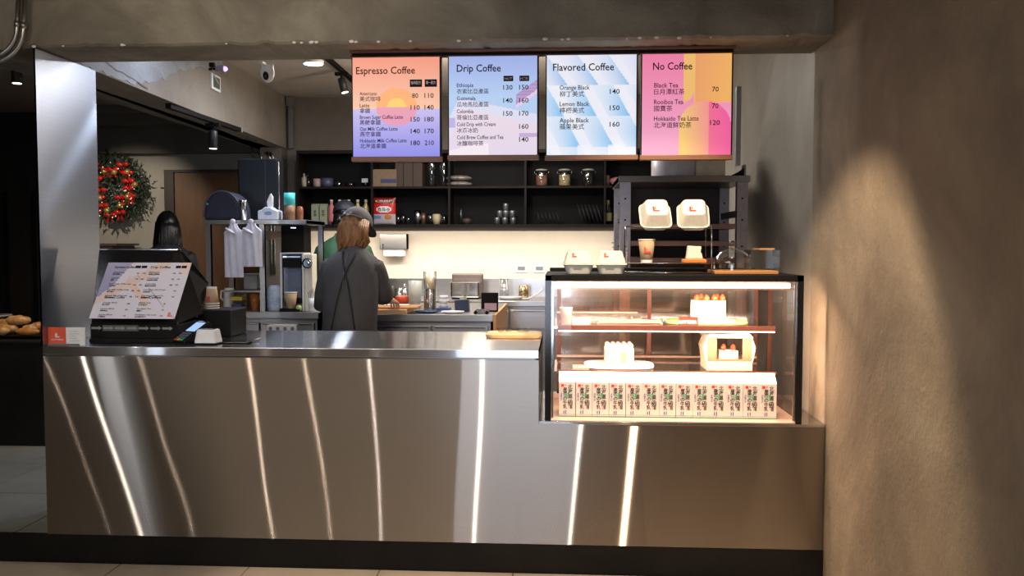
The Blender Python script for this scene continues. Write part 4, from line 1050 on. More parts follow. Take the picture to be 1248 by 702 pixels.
# appliance box behind right portion of the rack: black brewer above a white-framed machine
a = at(322, 279, y=2.15); b = at(371, 279, y=2.15)
t = thing('water_boiler', 'black boxy water boiler under the right side of the rack top', 'boiler', ((a.x+b.x)/2, 2.24, LT)); zt3 = rz-.032-LT
hw_ = (b.x-a.x)/2
part('housing', MB().box(-hw_*.15, -.10, 0, hw_, .07, zt3), BLACK, t, bev=.006)
part('shelf_box', MB().box(-hw_*.98, -.06, zt3-.10, -hw_*.2, .06, zt3-.04), KRAFT, t, bev=.003)
part('badge', MB().box(hw_*.35, -.1015, zt3-.02, hw_*.6, -.1005, zt3-.014), CHROME, t)
a = at(342, 378, y=1.98); b = at(371, 378, y=1.98); zt4 = at(355, 308, y=1.98).z
wd = b.x-a.x
t = thing('coffee_machine', 'white and black coffee machine with a cup under its spout', 'coffee machine', (a.x, 1.98, LT)); hm = zt4-LT
part('housing', MB().box(0, .0, 0, .012, .16, hm).box(wd-.014, .0, 0, wd, .16, hm).box(.012, 0, hm-.008, wd-.014, .16, hm).box(.012, .10, 0, wd-.014, .16, hm-.008), WHITE, t, bev=.002)
part('front_recess', MB().box(.012, .02, .05, wd-.014, .099, hm-.009), BLACKG, t)
part('spout_head', MB().box(.02, -.01, hm-.10, wd-.024, .03, hm-.04), BLACK, t, bev=.003)
part('brand_plate', MB().box(.02, -.001, hm-.032, wd-.024, .019, hm-.024), CHROME, t)
part('water_window', MB().box(.022, .012, .09, wd-.026, .0195, hm-.11), mat('smoke_window', (.12, .14, .20), .15), t)
part('drip_tray', MB().box(.012, -.06, 0, wd-.014, .0, .02), BLACK, t, bev=.002)
part('side_column', MB().box(wd+.002, .01, 0, wd+.055, .12, hm-.01), CREAMP, t, bev=.004)
part('knob', MB().cyl((wd+.030, -.02, hm*.82), .026, .028, 20, 'y').cyl((wd+.03, -.035, hm*.82), .012, .016, 12, 'y'), CHROME, t)
part('knob_ring', MB().cyl((wd+.022, -.006, hm*.82), .034, .012, 20, 'y'), BLACK, t)
p = at(354, 376, y=1.93)
cup('tall kraft paper cup standing under the spout of the coffee machine', (p.x, 1.945, LT+.021), .028, .042, .108, KRAFT, lg=False)
# blue patterned bag
p = at(332, 378, y=2.0)
t = thing('coffee_bean_bag', 'crumpled pale blue patterned bag on the bench beside the coffee machine', 'bag', (p.x, 2.02, LT))
random.seed(9)
part('bag', MB().loft([((0, 0, 0), .045, .03, None), ((0, 0, .03), .056, .038, None), ((0, 0, .09), .054, .036, None), ((.004, 0, .135), .050, .03, None), ((.008, 0, .165), .044, .018, None), ((.01, 0, .175), .03, .01, None)], 18, fn=lambda q, i, a_: q+Vector((random.uniform(-.004, .004), random.uniform(-.004, .004), random.uniform(-.003, .003)))), mat('blue_bag', (.30, .45, .62), .5, col2=(.72, .78, .84), scale=22), t)
# items under the rack: jug, clear boxes, amber pitcher
p = at(276, 376, y=2.05)
t = thing('white_jug', 'white plastic jug with a looped handle at the left of the rack', 'jug', (p.x, 2.1, LT))
part('jug_body', MB().lathe([(.038, 0), (.04, .02), (.036, .13), (.030, .150), (.026, .150)], 20), WHITE, t)
part('handle', MB().tube([(-.03, 0, .13), (-.055, 0, .128), (-.06, 0, .08), (-.038, 0, .06)], .007, 8), WHITE, t)
a = at(282, 378, y=2.0); b = at(297, 378, y=2.0)
t = thing('clear_container', 'clear plastic container with yellow contents under the hanging bags', 'container', ((a.x+b.x)/2, 2.02, LT)); hw_ = (b.x-a.x)/2
part('walls', MB().box(-hw_, -.045, 0, hw_, .045, .12), PLASTIC, t, bev=.003)
part('yellow_contents', MB().box(-hw_+.004, -.04, .07, hw_-.004, .04, .095), mat('lemon_yellow', (.85, .68, .05), .5), t)
part('blue_contents', MB().box(-hw_+.008, -.04, .004, hw_-.008, .04, .045), mat('deep_blue', (.05, .06, .25), .5), t)
p = at(308, 378, y=1.98)
solo('amber_pitcher', MB().lathe([(.024, 0), (.034, .115), (.031, .115), (.022, .004)], 20), mat('amber_plastic', (.42, .13, .03), .25), 'amber brown plastic tumbler under the hanging bags', 'tumbler', (p.x, 2.02, LT))
p = at(310, 378, y=2.2)
solo('grey_container', MB().box(-.05, 0, 0, .045, .12, .10).box(-.055, -.01, .1, .05, .13, .11), mat('grey_plastic_box', (.42, .42, .40), .5), 'stacked grey plastic container at the back of the rack', 'container', (p.x-.01, 2.16, zm+.001), bev=.004)
# white pot with brushes right of coffee machine
p = at(380, 378, y=1.97)
t = thing('utensil_pot', 'white pot with dark stirrers beside the grey shirted barista', 'pot', (p.x+.006, 1.97, LT))
part('pot', MB().lathe([(.026, 0), (.03, .09), (.028, .09), (.024, .004)], 18), WHITE, t)
mb = MB()
for i in range(4): mb.tube([(-.01+i*.006, 0, .01), (-.03+i*.01, .004*i, .13+.008*i)], .002, 5)
part('stirrers', mb, BLACK, t)
p = at(366, 378, y=1.97)
solo('green_capsule', MB().sph((0, 0, .022), .022, 14, 9), mat('pale_green', (.40, .55, .22), .4), 'small pale green round ball-shaped jar beside the kraft cup', 'jar', (p.x, 1.94, LT))

# right bench items (px, at y)
y = 2.0; p = at(462, 378, y=1.9)
t = thing('chopping_board', 'thick wooden board on the workbench under the hands of the barista', 'board', (p.x, 1.84, BT))
x0_, x1_ = at(448, 380, y=1.86).x-p.x, at(497, 380, y=1.86).x-p.x
part('lower_board', MB().box(x0_, -.03, 0, x1_, .25, .03), WOODL, t, bev=.003)
part('upper_board', MB().box(x0_, .0, .0305, x1_+.06, .26, .045), WOODO, t, bev=.003)
p = at(481, 370, y=2.0)
solo('paper_sheet', MB().box(-.07, -.05, 0, .09, .06, .004), PAPER, 'white paper sheets lying on the wooden board', 'paper', (p.x, 2.0, BT+.046))
def G(px, py, y): return at(px, py, y=y)
# red container
p = G(490, 372, 2.25)
t = thing('tomato_container', 'clear jug filled with orange red sauce on the workbench', 'container', (p.x, 2.25, BT))
part('sauce', MB().cyl((0, 0, .002), .048, .093, 20), mat('orange_sauce', (.80, .11, .02), .35), t)
part('jug_wall', MB().lathe([(.050, 0), (.052, .15), (.050, .15), (.048, .001)], 20, cap=False), PLASTIC, t)
part('steel_stick', MB().tube([(.01, 0, .1), (.02, 0, .18)], .003, 6), CHROME, t)
p = G(505, 372, 2.3)
solo('cloudy_jug', MB().lathe([(.038, 0), (.050, .20), (.048, .20), (.036, .004)], 20), mat('cloudy_plastic', (.55, .55, .48), .3, alpha=.75), 'tall cloudy plastic jug beside the red sauce container', 'jug', (p.x, 2.34, BT))
p = G(523, 372, 2.2)
t = thing('tall_canister', 'tall clear cup stack with a metal cylinder on the workbench', 'canister', (p.x, 2.24, BT))
part('outer_wall', MB().lathe([(.043, 0), (.047, .27), (.045, .27), (.041, .004)], 22, cap=False), PLASTIC, t)
part('inner_cone', MB().lathe([(.008, .05), (.030, .14), (.032, .26), (.030, .26), (.026, .14)], 18, cap=False), mat('tan_inner', (.62, .50, .34), .4, .3), t)
part('metal_shell', MB().lathe([(.036, .0), (.036, .145)], 20, cap=False, sx=1.2), CHROME, t)
p = G(541, 376, 2.1)
t = thing('white_cup_stack', 'small stack of white containers on a blue box beside the navy box', 'container', (p.x, 2.1, BT))
part('blue_box', MB().box(-.05, -.04, 0, .045, .05, .025), mat('mid_blue', (.05, .10, .25), .4), t, bev=.003)
part('white_stack', MB().cyl((0, 0, .0255), .03, .03).cyl((0, 0, .058), .032, .025).cyl((0, 0, .086), .03, .022), WHITE, t)
p = G(563, 374, 2.05)
t = thing('navy_box', 'dark navy napkin holder on the workbench with a yellow wrapper sticking out', 'box', (p.x, 2.06, BT))
part('holder', MB().prism([(-.045, 0), (.05, 0), (.045, .085), (-.048, .08)], -.04, .05), mat('dark_navy', (.012, .03, .07), .4), t, bev=.003)
part('wrapper', MB().box(-.015, -.01, .08, .03, .02, .105), WHITE, t, bev=.003); part('yellow_tip', MB().box(.012, -.012, .088, .026, -.009, .108), mat('yellow_card', (.8, .65, .05), .5), t)
p = G(521, 378, 1.95)
solo('navy_plate', MB().lathe([(.05, 0), (.085, .010), (.083, .014), (.05, .004)], 28, sy=.7), mat('navy_glaze', (.02, .05, .11), .25), 'dark blue oval plate near the front of the workbench', 'plate', (p.x, 1.93, BT))
p = G(552, 378, 1.92)
solo('white_plate', MB().lathe([(.05, 0), (.08, .012), (.078, .016), (.05, .004)], 28, sy=.7), WHITE, 'white round plate near the front of the workbench', 'plate', (p.x, 1.905, BT))
p = G(596, 373, 2.0)
t = thing('tablet_stand', 'small black screen device with a pinkish display standing on the workbench', 'device', (p.x, 2.06, BT))
part('frame', MB().box(-.058, -.012, 0, .058, .012, .132), BLACK, t, bev=.006)
part('display', MB().box(-.035, -.014, .012, .048, -.0125, .06), mat('pink_display', (.35, .22, .24), .3, emis=(.5, .3, .33), es=.25), t)
part('support', MB().box(-.03, .012, 0, .03, .06, .04), BLACK, t)
p = G(588, 378, 1.9)
t = thing('label_printer', 'small chrome and black tape dispenser at the right front of the workbench', 'dispenser', (p.x, 1.86, BT))
part('body', MB().prism([(-.05, 0), (.05, 0), (.05, .03), (-.03, .038), (-.05, .02)], -.025, .03), CHROME, t, bev=.004)
part('rollers', MB().cyl((-.04, -.028, .012), .012, .06, 12, 'y').cyl((.035, -.028, .012), .012, .06, 12, 'y'), BLACK, t)
# back counter items
def Z(px, py, y=3.5): return at(px, py, y=y)
a = Z(550, 360, 3.6); b = Z(585, 360, 3.6)
t = thing('toaster', 'wide chrome toaster on the back counter under the cream wall', 'toaster', ((a.x+b.x)/2, 3.6, KT)); hw_ = (b.x-a.x)/2
part('body', MB().box(-hw_, -.06, .01, hw_, .10, .155), CHROME, t, bev=.015)
part('back_plate', MB().box(-hw_-.008, .10, 0, hw_+.018, .14, .215), mat('brown_metal', (.22, .17, .15), .35, .6), t, bev=.012)
part('slots', MB().box(-.03, -.0615, .03, -.01, -.0605, .13).box(.02, -.0615, .03, .04, -.0605, .13), STEEL_D, t)
part('foot', MB().box(-hw_+.01, -.05, 0, hw_-.01, .09, .0095), BLACK, t)
p = Z(622, 361, 3.5)
solo('oval_dish', MB().lathe([(.06, 0), (.10, .022), (.098, .026), (.06, .006)], 28, sy=.7), WHITE, 'white oval dish on the back counter left of the brass tin', 'dish', (p.x, 3.5, KT))
p = Z(614, 358, 3.6)
t = thing('glass_carafe', 'clear glass coffee press on the back counter', 'carafe', (p.x, 3.65, KT))
part('glass_wall', MB().lathe([(.04, 0), (.04, .17), (.038, .17), (.038, .002)], 18, cap=False), GLASSD, t)
part('plunger', MB().cyl((0, 0, .1), .003, .13, 6).cyl((0, 0, .17), .042, .006, 18), CHROME, t)
p = Z(638, 360, 3.6)
solo('brass_tin', MB().lathe([(.042, 0), (.043, .115), (.040, .115), (.039, .004)], 20), mat('brass_metal', (.45, .34, .20), .25, .9), 'brass coloured metal tin on the back counter', 'tin', (p.x, 3.62, KT))
p = Z(648, 362, 3.5)
solo('cable_hose', MB().tube([(-.09, 0, .006), (-.02, 0, .012), (.05, .02, .05), (.09, .03, .09)], .006, 8), WHITE, 'white hose curving over the back counter beside the case', 'hose', (p.x, 3.52, KT))
for i, (px_, lab) in enumerate(((635, 'white wall socket with a grey cover above the back counter, the left one'), (657, 'white wall socket with a grey cover close to the display case'))):
    p = at(px_, 327, y=3.97)
    t = thing('wall_socket', lab, 'socket', (p.x, 3.984, p.z))
    part('plate', MB().box(-.055, -.008, -.04, .055, 0, .04), WHITE, t, bev=.003)
    part('cover', MB().box(-.03, -.012, -.016, .035, -.0085, .016), mat('grey_cover', (.22, .22, .24), .4), t)
for i, (px_, py_, h_, r_, lab) in enumerate(((468, 357, .11, .03, 'small glass cup on the back counter beside the barista hand'), (475, 357, .11, .032, 'glass tumbler second from the left on the back counter'))):
    p = Z(px_, py_, 3.6); solo('glass_tumbler', MB().lathe([(r_*.85, 0), (r_, h_), (r_*.92, h_), (r_*.8, .006)], 16), GLASSD, lab, 'glass', (p.x, 3.6, KT))
# towel dispenser on the wall
a = at(463, 285, y=3.9); b = at(496, 304, y=3.9)
t = thing('towel_dispenser', 'steel paper towel dispenser with a white towel on the cream wall', 'dispenser', ((a.x+b.x)/2, 3.984, (a.z+b.z)/2)); hw_ = (b.x-a.x)/2; hh = (a.z-b.z)/2
part('steel_case', MB().box(-hw_, -.11, -hh, hw_, 0, hh), STEEL_D, t, bev=.004)
part('towel', MB().box(-hw_+.03, -.10, -hh-.065, hw_-.02, -.02, -hh-.001), PAPER, t, bev=.012)
part('keyhole', MB().box(-hw_+.03, -.1115, -hh+.01, -hw_+.038, -.1105, -hh+.05), CHROME, t)
# small menu note on the backsplash near rack
p = at(748, 300, y=3.98)
solo('wall_note', MB().tube([(-.02, 0, .03), (.02, 0, .03), (.025, 0, .0), (-.01, 0, -.01)], .004, 6).box(-.01, -.004, -.07, .03, .004, -.055), BLACK, 'small dark handwritten mark on the cream wall beside the steel rack', 'hook', (p.x, 3.978, p.z))

# ================================================================== WALL SHELVES
sx0, sx1, sz0, sz1, sy0, sy1 = at(362, 281, y=3.72).x, 3.30, at(500, 281, y=3.72).z, at(420, 183, y=3.72).z, 3.72, 3.99
so = Vector((1.6, 3.85, sz0)); se = thing('wall_shelf', 'long dark brown wall shelf unit with open compartments under the menu boards', 'shelf', so)
part('bottom_board', MB().box(sx0, sy0, sz0, sx1, sy1, sz0+.055).shift(so), SHELFW, se, bev=.002)
part('top_board', MB().box(sx0, sy0, sz1-.03, sx1, sy1, sz1).shift(so), SHELFW, se, bev=.002)
part('back_board', MB().box(sx0, sy1-.012, sz0+.056, sx1, sy1, sz1-.031).shift(so), mat('shelf_back', (.005, .0045, .0045), .6, spec=.15), se)
zmid = at(600, 227, y=3.75).z
xs = [sx0]+[at(q, 240, y=3.72).x for q in (452, 546, 639, 736)]+[sx1-.02]
for i, x in enumerate(xs): part('divider', MB().box(x, sy0+.004, sz0+.056, x+.018, sy1-.013, sz1-.031).shift(so), SHELFW, se)
for i in range(5): part('mid_board', MB().box(xs[i]+.019, sy0+.004, zmid-.018, xs[i+1]-.001, sy1-.013, zmid).shift(so), SHELFW, se)
ZL, ZM = sz0+.0555, zmid+.0005
def onshelf(px, lower=True, y=3.82): return Vector((at(px, 250, y=y).x, y, ZL if lower else ZM))
GBOT = mat('syrup_bottle', (.45, .36, .10), .15, 0, .1); PINKL = mat('pink_label', (.55, .18, .18), .5); CAPM = mat('white_cap', (.6, .58, .5), .4)
# upper left compartment
for px_, nm, lab, m_, r_, h_, cat_ in (
    (371, 'small_bottle', 'small cream bottle with a pump at the left end of the upper shelf', mat('cream_bottle', (.42, .36, .26), .5), .024, .085, 'bottle'),
    (376, 'glass_bottle', 'small clear bottle behind the cream pump bottle', GLASSD, .02, .10, 'bottle'),
    (387, 'pink_cup', 'pale pink cup on the upper left shelf', mat('pink_cup', (.42, .28, .26), .5), .036, .075, 'cup'),
    (399, 'blue_bowl', 'dark blue and grey bowl stack on the upper left shelf', mat('dusky_blue', (.06, .07, .13), .4), .055, .08, 'bowl'),
    (413, 'glass_cup', 'small dark glass on the upper left shelf', GLASSD, .03, .06, 'glass'),
    (427, 'glass_dish', 'low clear glass dish on the upper left shelf', GLASSD, .045, .04, 'dish'),
    (446, 'white_tag_jar', 'small jar with a white label at the right of the upper left shelf', GLASSD, .03, .08, 'jar')):
    t = thing(nm, lab, cat_, onshelf(px_, False))
    part('body', MB().lathe([(r_*.8, 0), (r_, h_*.3), (r_, h_), (r_*.9, h_), (r_*.85, .005)], 16), m_, t)
    if cat_ == 'bottle': part('neck', MB().lathe([(r_, h_), (r_*.35, h_*1.15), (r_*.35, h_*1.45)], 12), m_, t)
    if nm == 'white_tag_jar': part('label_band', MB().box(-.028, -.034, .04, .028, -.031, .075), mat('grey_white', (.45, .5, .55), .5), t)
# cartons and bottles, lower left
for i, px_ in enumerate((385, 395)):
    t = thing('juice_carton', ['pale green carton standing leftmost on the lower shelf', 'pale green carton second from the left on the lower shelf'][i], 'carton', onshelf(px_), group='green cartons on the lower shelf')
    part('carton_body', MB().box(-.033, -.033, 0, .033, .033, .17), mat('pale_green_carton', (.33, .36, .24), .5), t, bev=.002)
    part('carton_top', MB().prism([(-.033, .17), (.033, .17), (.004, .185), (-.004, .185)], -.033, .033, 'x'), mat('carton_cap', (.4, .42, .3), .5), t)
    mb = MB(); text(mb, '抹茶', 0, 0, .03, Matrix.Translation((-.012, -.034, .13)) @ Matrix.Rotation(pi/2, 4, 'Y')); part('lettering', mb, INK, t, norm=False, kind='stuff')
for i, px_ in enumerate((404, 414, 425, 436, 446)):
    mt_ = (PINKL if i == 0 else mat('brown_syrup', (.07, .035, .03), .2)) if i < 2 else GBOT
    t = thing('syrup_bottle', 'syrup bottle on the lower shelf, ' + ['pink one right of the green cartons', 'dark brown one, second in the row', 'yellow one above the navy cap', 'yellow one, middle of the three yellow bottles', 'yellow one next to the red snack bag'][i], 'bottle', onshelf(px_), group='syrup bottles on the lower shelf')
    part('bottle_body', MB().lathe([(.030, 0), (.031, .12), (.030, .145), (.013, .185), (.012, .20)], 16), mt_, t)
    part('cap', MB().lathe([(.014, .20), (.014, .222)], 12), CAPM, t)
    part('label_band', MB().lathe([(.0315, .03), (.0315, .10)], 16, cap=False), PINKL if i in (0, 4) else mat('cream_label', (.5, .42, .3), .5), t)
# boxes upper 2nd compartment
t = thing('cardboard_box', 'brown cardboard box with a blue stripe on the upper shelf', 'box', onshelf(469, False, 3.80))
part('box_body', MB().box(-.10, -.07, 0, .12, .12, .15), mat('brown_box', (.20, .13, .08), .7), t, bev=.002); part('blue_stripe', MB().box(-.02, -.0712, .03, .118, -.0702, .065), mat('blue_tape', (.03, .04, .12), .5), t)
t = thing('tall_cardboard_box', 'dark brown taller box with vertical flaps on the upper shelf', 'box', onshelf(500, False, 3.84))
part('box_body', MB().box(-.12, -.07, 0, .12, .11, .21), mat('dark_box', (.055, .032, .02), .6), t, bev=.002); part('flap_lines', MB().box(.035, -.0715, .0, .04, -.0702, .21).box(-.05, -.0715, 0, -.045, -.0702, .21), BLACK, t)
for i, px_ in enumerate((526, 541)):
    solo('tall_glass', MB().lathe([(.035, 0), (.042, .02), (.042, .20), (.03, .24), (.028, .24)], 18), GLASSD, ['tall clear glass jar, the left of two on the upper shelf behind the boards', 'tall clear glass jar, the right of two near the shelf divider'][i], 'jar', onshelf(px_, False), group='tall glass jars on the upper shelf')
# snack bag
p = onshelf(469, True, 3.78)
def f_snack(u, v):
    c = (190, 30, 25) if v > .38 else (176, 168, 176)
    if v > .80: c = (120, 20, 18)
    if .80 < v+.0 < .86 and .1 < u < .9: c = (70, 30, 20)
    d = math.hypot((u-.5)/.34, (v-.56)/.13)
    if d < 1: c = (235, 225, 225)
    if math.hypot((u-.68)/.16, (v-.27)/.10) < 1: c = (176, 118, 60)
    if u < .36 and .22 < v < .33: c = (110, 130, 170)
    return s2l(c)
t = thing('snack_bag', 'red and silver snack bag with a white oval emblem on the lower shelf', 'snack bag', (p.x-.10, 3.76, ZL))
bulge = lambda u, v: -.028*(4*u*(1-u))**.6*(4*v*(1-v))**.4
printed('bag_front', .20, .235, 30, 34, f_snack, vcol('snack_print', .3), t, bow=bulge)
part('bag_back', MB().box(.002, .002, .0, .198, .006, .235), mat('silver_foil', (.4, .4, .42), .3, .8), t)
mb = MB(); text(mb, 'カルゥ', .10, .118, .036, Matrix.Translation((0, -.032, 0)), .11, .03, 'c'); part('emblem_lettering', mb, INK, t, norm=False)
mb = MB(); text(mb, 'CRISP', .10, .195, .026, Matrix.Translation((0, -.0275, 0)), .15, .03, 'c'); part('heading_lettering', mb, mat('cream_ink', (.6, .5, .35), .5), t, norm=False)
for i, (px_, r_, h_, m_, lab, cat_) in enumerate(((485, .028, .08, GLASSD, 'small amber glass right of the snack bag', 'glass'), (491, .02, .09, GLASSD, 'slim clear bottle second right of the snack bag', 'bottle'), (497, .025, .07, GLASSD, 'short clear tumbler between bottle and steel cup', 'glass'),
    (509, .03, .125, CHROME, 'shiny steel cup on the lower shelf', 'cup'), (516, .02, .10, mat('bronze', (.22, .14, .09), .3, .7), 'bronze jug behind the shiny steel cup', 'jug'), (524, .026, .095, GLASSD, 'dark clear glass left of the cream cup', 'glass'), (532, .033, .092, mat('cream_cup', (.52, .42, .26), .6), 'cream paper cup on the lower shelf', 'cup'), (541, .03, .08, GLASSD, 'round glass jar beside the shelf divider', 'jar'))):
    t = thing('shelf_vessel', lab, cat_, onshelf(px_)); part('wall', MB().lathe([(r_*.85, 0), (r_, h_*.5), (r_, h_), (r_*.92, h_), (r_*.8, .005)], 16), m_, t)
# bagged cups third compartment
for i in range(2):
    t = thing('wrapped_package', ['clear plastic wrapped package on top of another, upper shelf', 'clear plastic wrapped package underneath, upper shelf'][i], 'package', onshelf(560, False)+Vector((0, 0, .052*(1-i))))
    random.seed(20+i); part('wrap', MB().sph((0, 0, .025), .025, 20, 10, sx=4.6, sy=2.4, fn=lambda q: q*(1+random.uniform(-.06, .06))), mat('wrap_%d' % i, (.24, .21, .19), .15, .2, .3, 25), t)
solo('small_basket', MB().lathe([(.03, 0), (.045, .03), (.04, .05), (.015, .055)], 16), mat('dark_wicker', (.05, .035, .025), .6), 'small dark round basket on the lower third compartment', 'basket', onshelf(569))
solo('dark_bottle', MB().lathe([(.022, 0), (.022, .09), (.008, .12), (.008, .15)], 14), mat('dark_green_glass', (.01, .015, .01), .2), 'slim dark bottle left of the small basket', 'bottle', onshelf(562))
# steel cups pyramid
cupm = MB().lathe([(.024, 0), (.026, .055), (.024, .06), (.021, .06)], 18).mesh('cup_steel', mat('satin_steel', (.34, .34, .36), .35, .8))
for i, (px_, lv) in enumerate(((606, 0), (615.5, 0), (625.5, 0), (609, 1), (616.5, 1), (624.5, 1), (616.5, 2))):
    o = part('steel_cup', cupm, None); o.location = onshelf(px_)+Vector((0, -.0, lv*.062)); o['category'] = 'cup'; o['group'] = 'steel cups stacked in a pyramid on the shelf'
    o['label'] = 'small steel cup of the stacked pyramid, ' + ['bottom left', 'bottom middle', 'bottom right', 'second tier left', 'second tier middle', 'second tier right', 'the single one on top'][i]
# jars
for i, px_ in enumerate((660, 688, 717)):
    t = thing('preserving_jar', 'clip top glass jar on the upper shelf, ' + ['with dark red contents', 'with tan powder', 'nearly empty'][i], 'jar', onshelf(px_, False), group='clip top jars on the upper shelf')
    part('jar_glass', MB().lathe([(.05, 0), (.055, .01), (.055, .105), (.045, .125), (.045, .135)], 20), GLASSD, t)
    if i < 2: part('contents', MB().lathe([(.047, .006), (.050, .012), (.050, .10)], 18), mat('contents_%d' % i, [(.22, .08, .05), (.40, .29, .15)][i], .8, 0, .4, 60), t)
    part('jar_lid', MB().lathe([(.05, .136), (.054, .140), (.05, .15), (.02, .155)], 20), mat('jar_lid', (.35, .33, .28), .25), t)
    part('clip_wire', MB().tube([(-.048, 0, .10), (-.064, 0, .12), (-.058, 0, .145)], .002, 5).tube([(.048, 0, .10), (.064, 0, .12), (.058, 0, .145)], .002, 5), CHROME, t)
# dark upright files/plates lower 4th compartment
PL = mat('black_plate', (.03, .03, .034), .3)
for gi, (xa, n, grp, r_) in enumerate(((656, 6, 'black plates leaning at the left of the lower shelf', .055), (706, 6, 'black plates leaning at the right of the lower shelf', .09))):
    for i in range(n):
        p = onshelf(xa+i*4.6); m_ = MB().lathe([(.0, 0), (r_*.6, .002), (r_, .008), (r_, .011), (r_*.6, .005), (0, .004)], 20)
        o = solo('leaning_plate', m_, PL, '%s black plate leaning on edge in the %s row, lower shelf' % (['first', 'second', 'third', 'fourth', 'fifth', 'last'][i], ['left, smaller', 'right, taller'][gi]), 'plate', (p.x, p.y, ZL+r_*cos(.30)+.002), group=grp, rot=(0, pi/2-.30, 0))
# right end: bottle and pink bag
t = thing('wine_bottle', 'dark bottle with a yellow label beside the steel rack on the shelf', 'bottle', onshelf(741))
part('bottle_body', MB().lathe([(.036, 0), (.037, .12), (.014, .17), (.013, .20)], 16), mat('bottle_green', (.012, .02, .01), .15), t)
part('label_band', MB().lathe([(.0375, .03), (.0375, .10)], 16, cap=False), mat('olive_label', (.28, .28, .12), .5), t); part('cap', MB().lathe([(.0145, .17), (.0145, .212)], 12), mat('gold_cap', (.45, .36, .12), .4), t)
t = thing('pink_bag', 'folded pink cloth bag on the upper shelf next to the steel rack', 'bag', onshelf(752, False))
part('cloth', MB().sph((0, 0, .045), .045, 16, 10, sx=1.6, sz=.8), mat('dusty_pink', (.42, .14, .15), .7), t); part('pink_bottle', MB().lathe([(.02, 0), (.022, .09), (.01, .1)], 12, Matrix.Translation((-.085, 0, 0))), mat('pale_pink', (.3, .2, .2), .5), t)

# ================================================================== LIGHT FIXTURES, CEILING THINGS
# disc lamp
p = at(382, 76, y=2.05)
dl = thing('pendant_lamp', 'round white disc ceiling lamp hanging in the kitchen', 'lamp', (p.x, p.y, ZC))
h_ = ZC-p.z
part('lamp_face', MB().cyl((0, 0, -h_-.012), .062, .004, 28), LEDW, dl)
part('rim', MB().lathe([(.066, -h_-.012), (.070, -h_-.004), (.070, -h_+.012), (.05, -h_+.02)], 28, cap=False), WHITE, dl)
part('back_cover', MB().cyl((0, 0, -h_-.006), .062, .022, 24), WHITE, dl)
part('stem', MB().cyl((0, 0, -h_+.01), .012, h_-.012, 10), BLACK, dl)
pl = bpy.data.lights.new('disc_lamp_light', 'AREA'); pl.shape = 'DISK'; pl.size = .12; pl.energy = 16; pl.color = K('c')
plo = bpy.data.objects.new('disc_lamp_light', pl); COL.objects.link(plo); plo.location = (p.x, p.y, p.z-.016)
# kitchen track with a spot
a = at(392, 66, y=1.55); b = at(440, 100, y=2.6)
def track(name, lab, A, Bv, h=.025):
    A, Bv = Vector(A), Vector(Bv); d = (Bv-A); L_ = d.length
    t = thing(name, lab, 'track', A); t.rotation_euler = (0, 0, math.atan2(d.y, d.x))
    part('bar', MB().box(0, -.018, -h, L_, .018, 0), BLACK, t); part('end_cap', MB().box(L_-.01, -.02, -h-.002, L_+.008, .02, .002), mat('grey_cap', (.3, .3, .3), .5), t); return t
def spotlamp(lab, loc, tilt, L_=.11, r_=.028, drop=.05, rz=0, es=True):
    t = thing('track_spotlight', lab, 'spotlight', loc, rz=rz)
    part('adapter', MB().box(-.05, -.015, -.024, .05, .015, 0).cyl((0, 0, -drop-.02), .008, drop), BLACK, t)
    M = Matrix.Translation((0, 0, -drop-.02)) @ Matrix.Rotation(tilt, 4, 'Y')
    part('lamp_body', MB().lathe([(r_*.9, .01), (r_, 0), (r_, -L_), (r_*.85, -L_)], 20, M), mat('black_lamp', (.02, .02, .02), .4), t, bev=0)
    part('lens', MB().lathe([(r_*.8, -L_-.002), (r_*.8, -L_+.004)], 20, M), LEDS, t)
    return t
tz = ZC-.001
P1 = at(396, 66, z=tz); P2 = at(432, 98, z=tz)
d_ = (P2-P1).normalized()
track('ceiling_track', 'black lighting track on the kitchen ceiling running behind the first menu board', P1-d_*.5, P2+d_*1.6)
p = at(414, 88, z=tz-.025)
q_ = P1+d_*((p-P1).dot(d_)); spotlamp('black track spotlight tilted on the kitchen ceiling beside the orange menu board', (q_.x, q_.y, tz-.026), -.25, .10, .03, .035)
# track under the left beam edge
A_ = at(205, 126, z=ZB-.001); B_ = at(292, 156, z=ZB-.001)
track('beam_track', 'black lighting track fixed under the edge of the left concrete beam', A_, B_, .03)
p = A_+(B_-A_)*.58
spotlamp('black cylinder spotlight hanging from the track under the left beam', (p.x, p.y, ZB-.032), .02, .115, .030, .04)
solo('lamp_cable', MB().tube([(0, 0, 0), (.05, .3, -.03), (.02, .65, -.015), (.0, .8, .01)], .005, 6), BLACK, 'black cable sagging from the track spotlight to the end of the beam', 'cable', (p.x+.01, p.y+.03, ZB-.06))
# left room spot
t3 = at(20, 78, y=1.6)
track('aisle_track', 'black lighting track on the dark ceiling at the far left', (t3.x-1.2, 1.6, t3.z+.03), (t3.x+.05, 1.6, t3.z+.03), .03)
spotlamp('black spotlight at the far left under the bent conduits', (t3.x, 1.6, t3.z-.002), 0, .09, .032, .01)
part('drop_rod', MB().box(-.01+.5, -.01, 0, .01+.5, .01, ZC-(t3.z+.03)), BLACK, bpy.data.objects['aisle_track'])
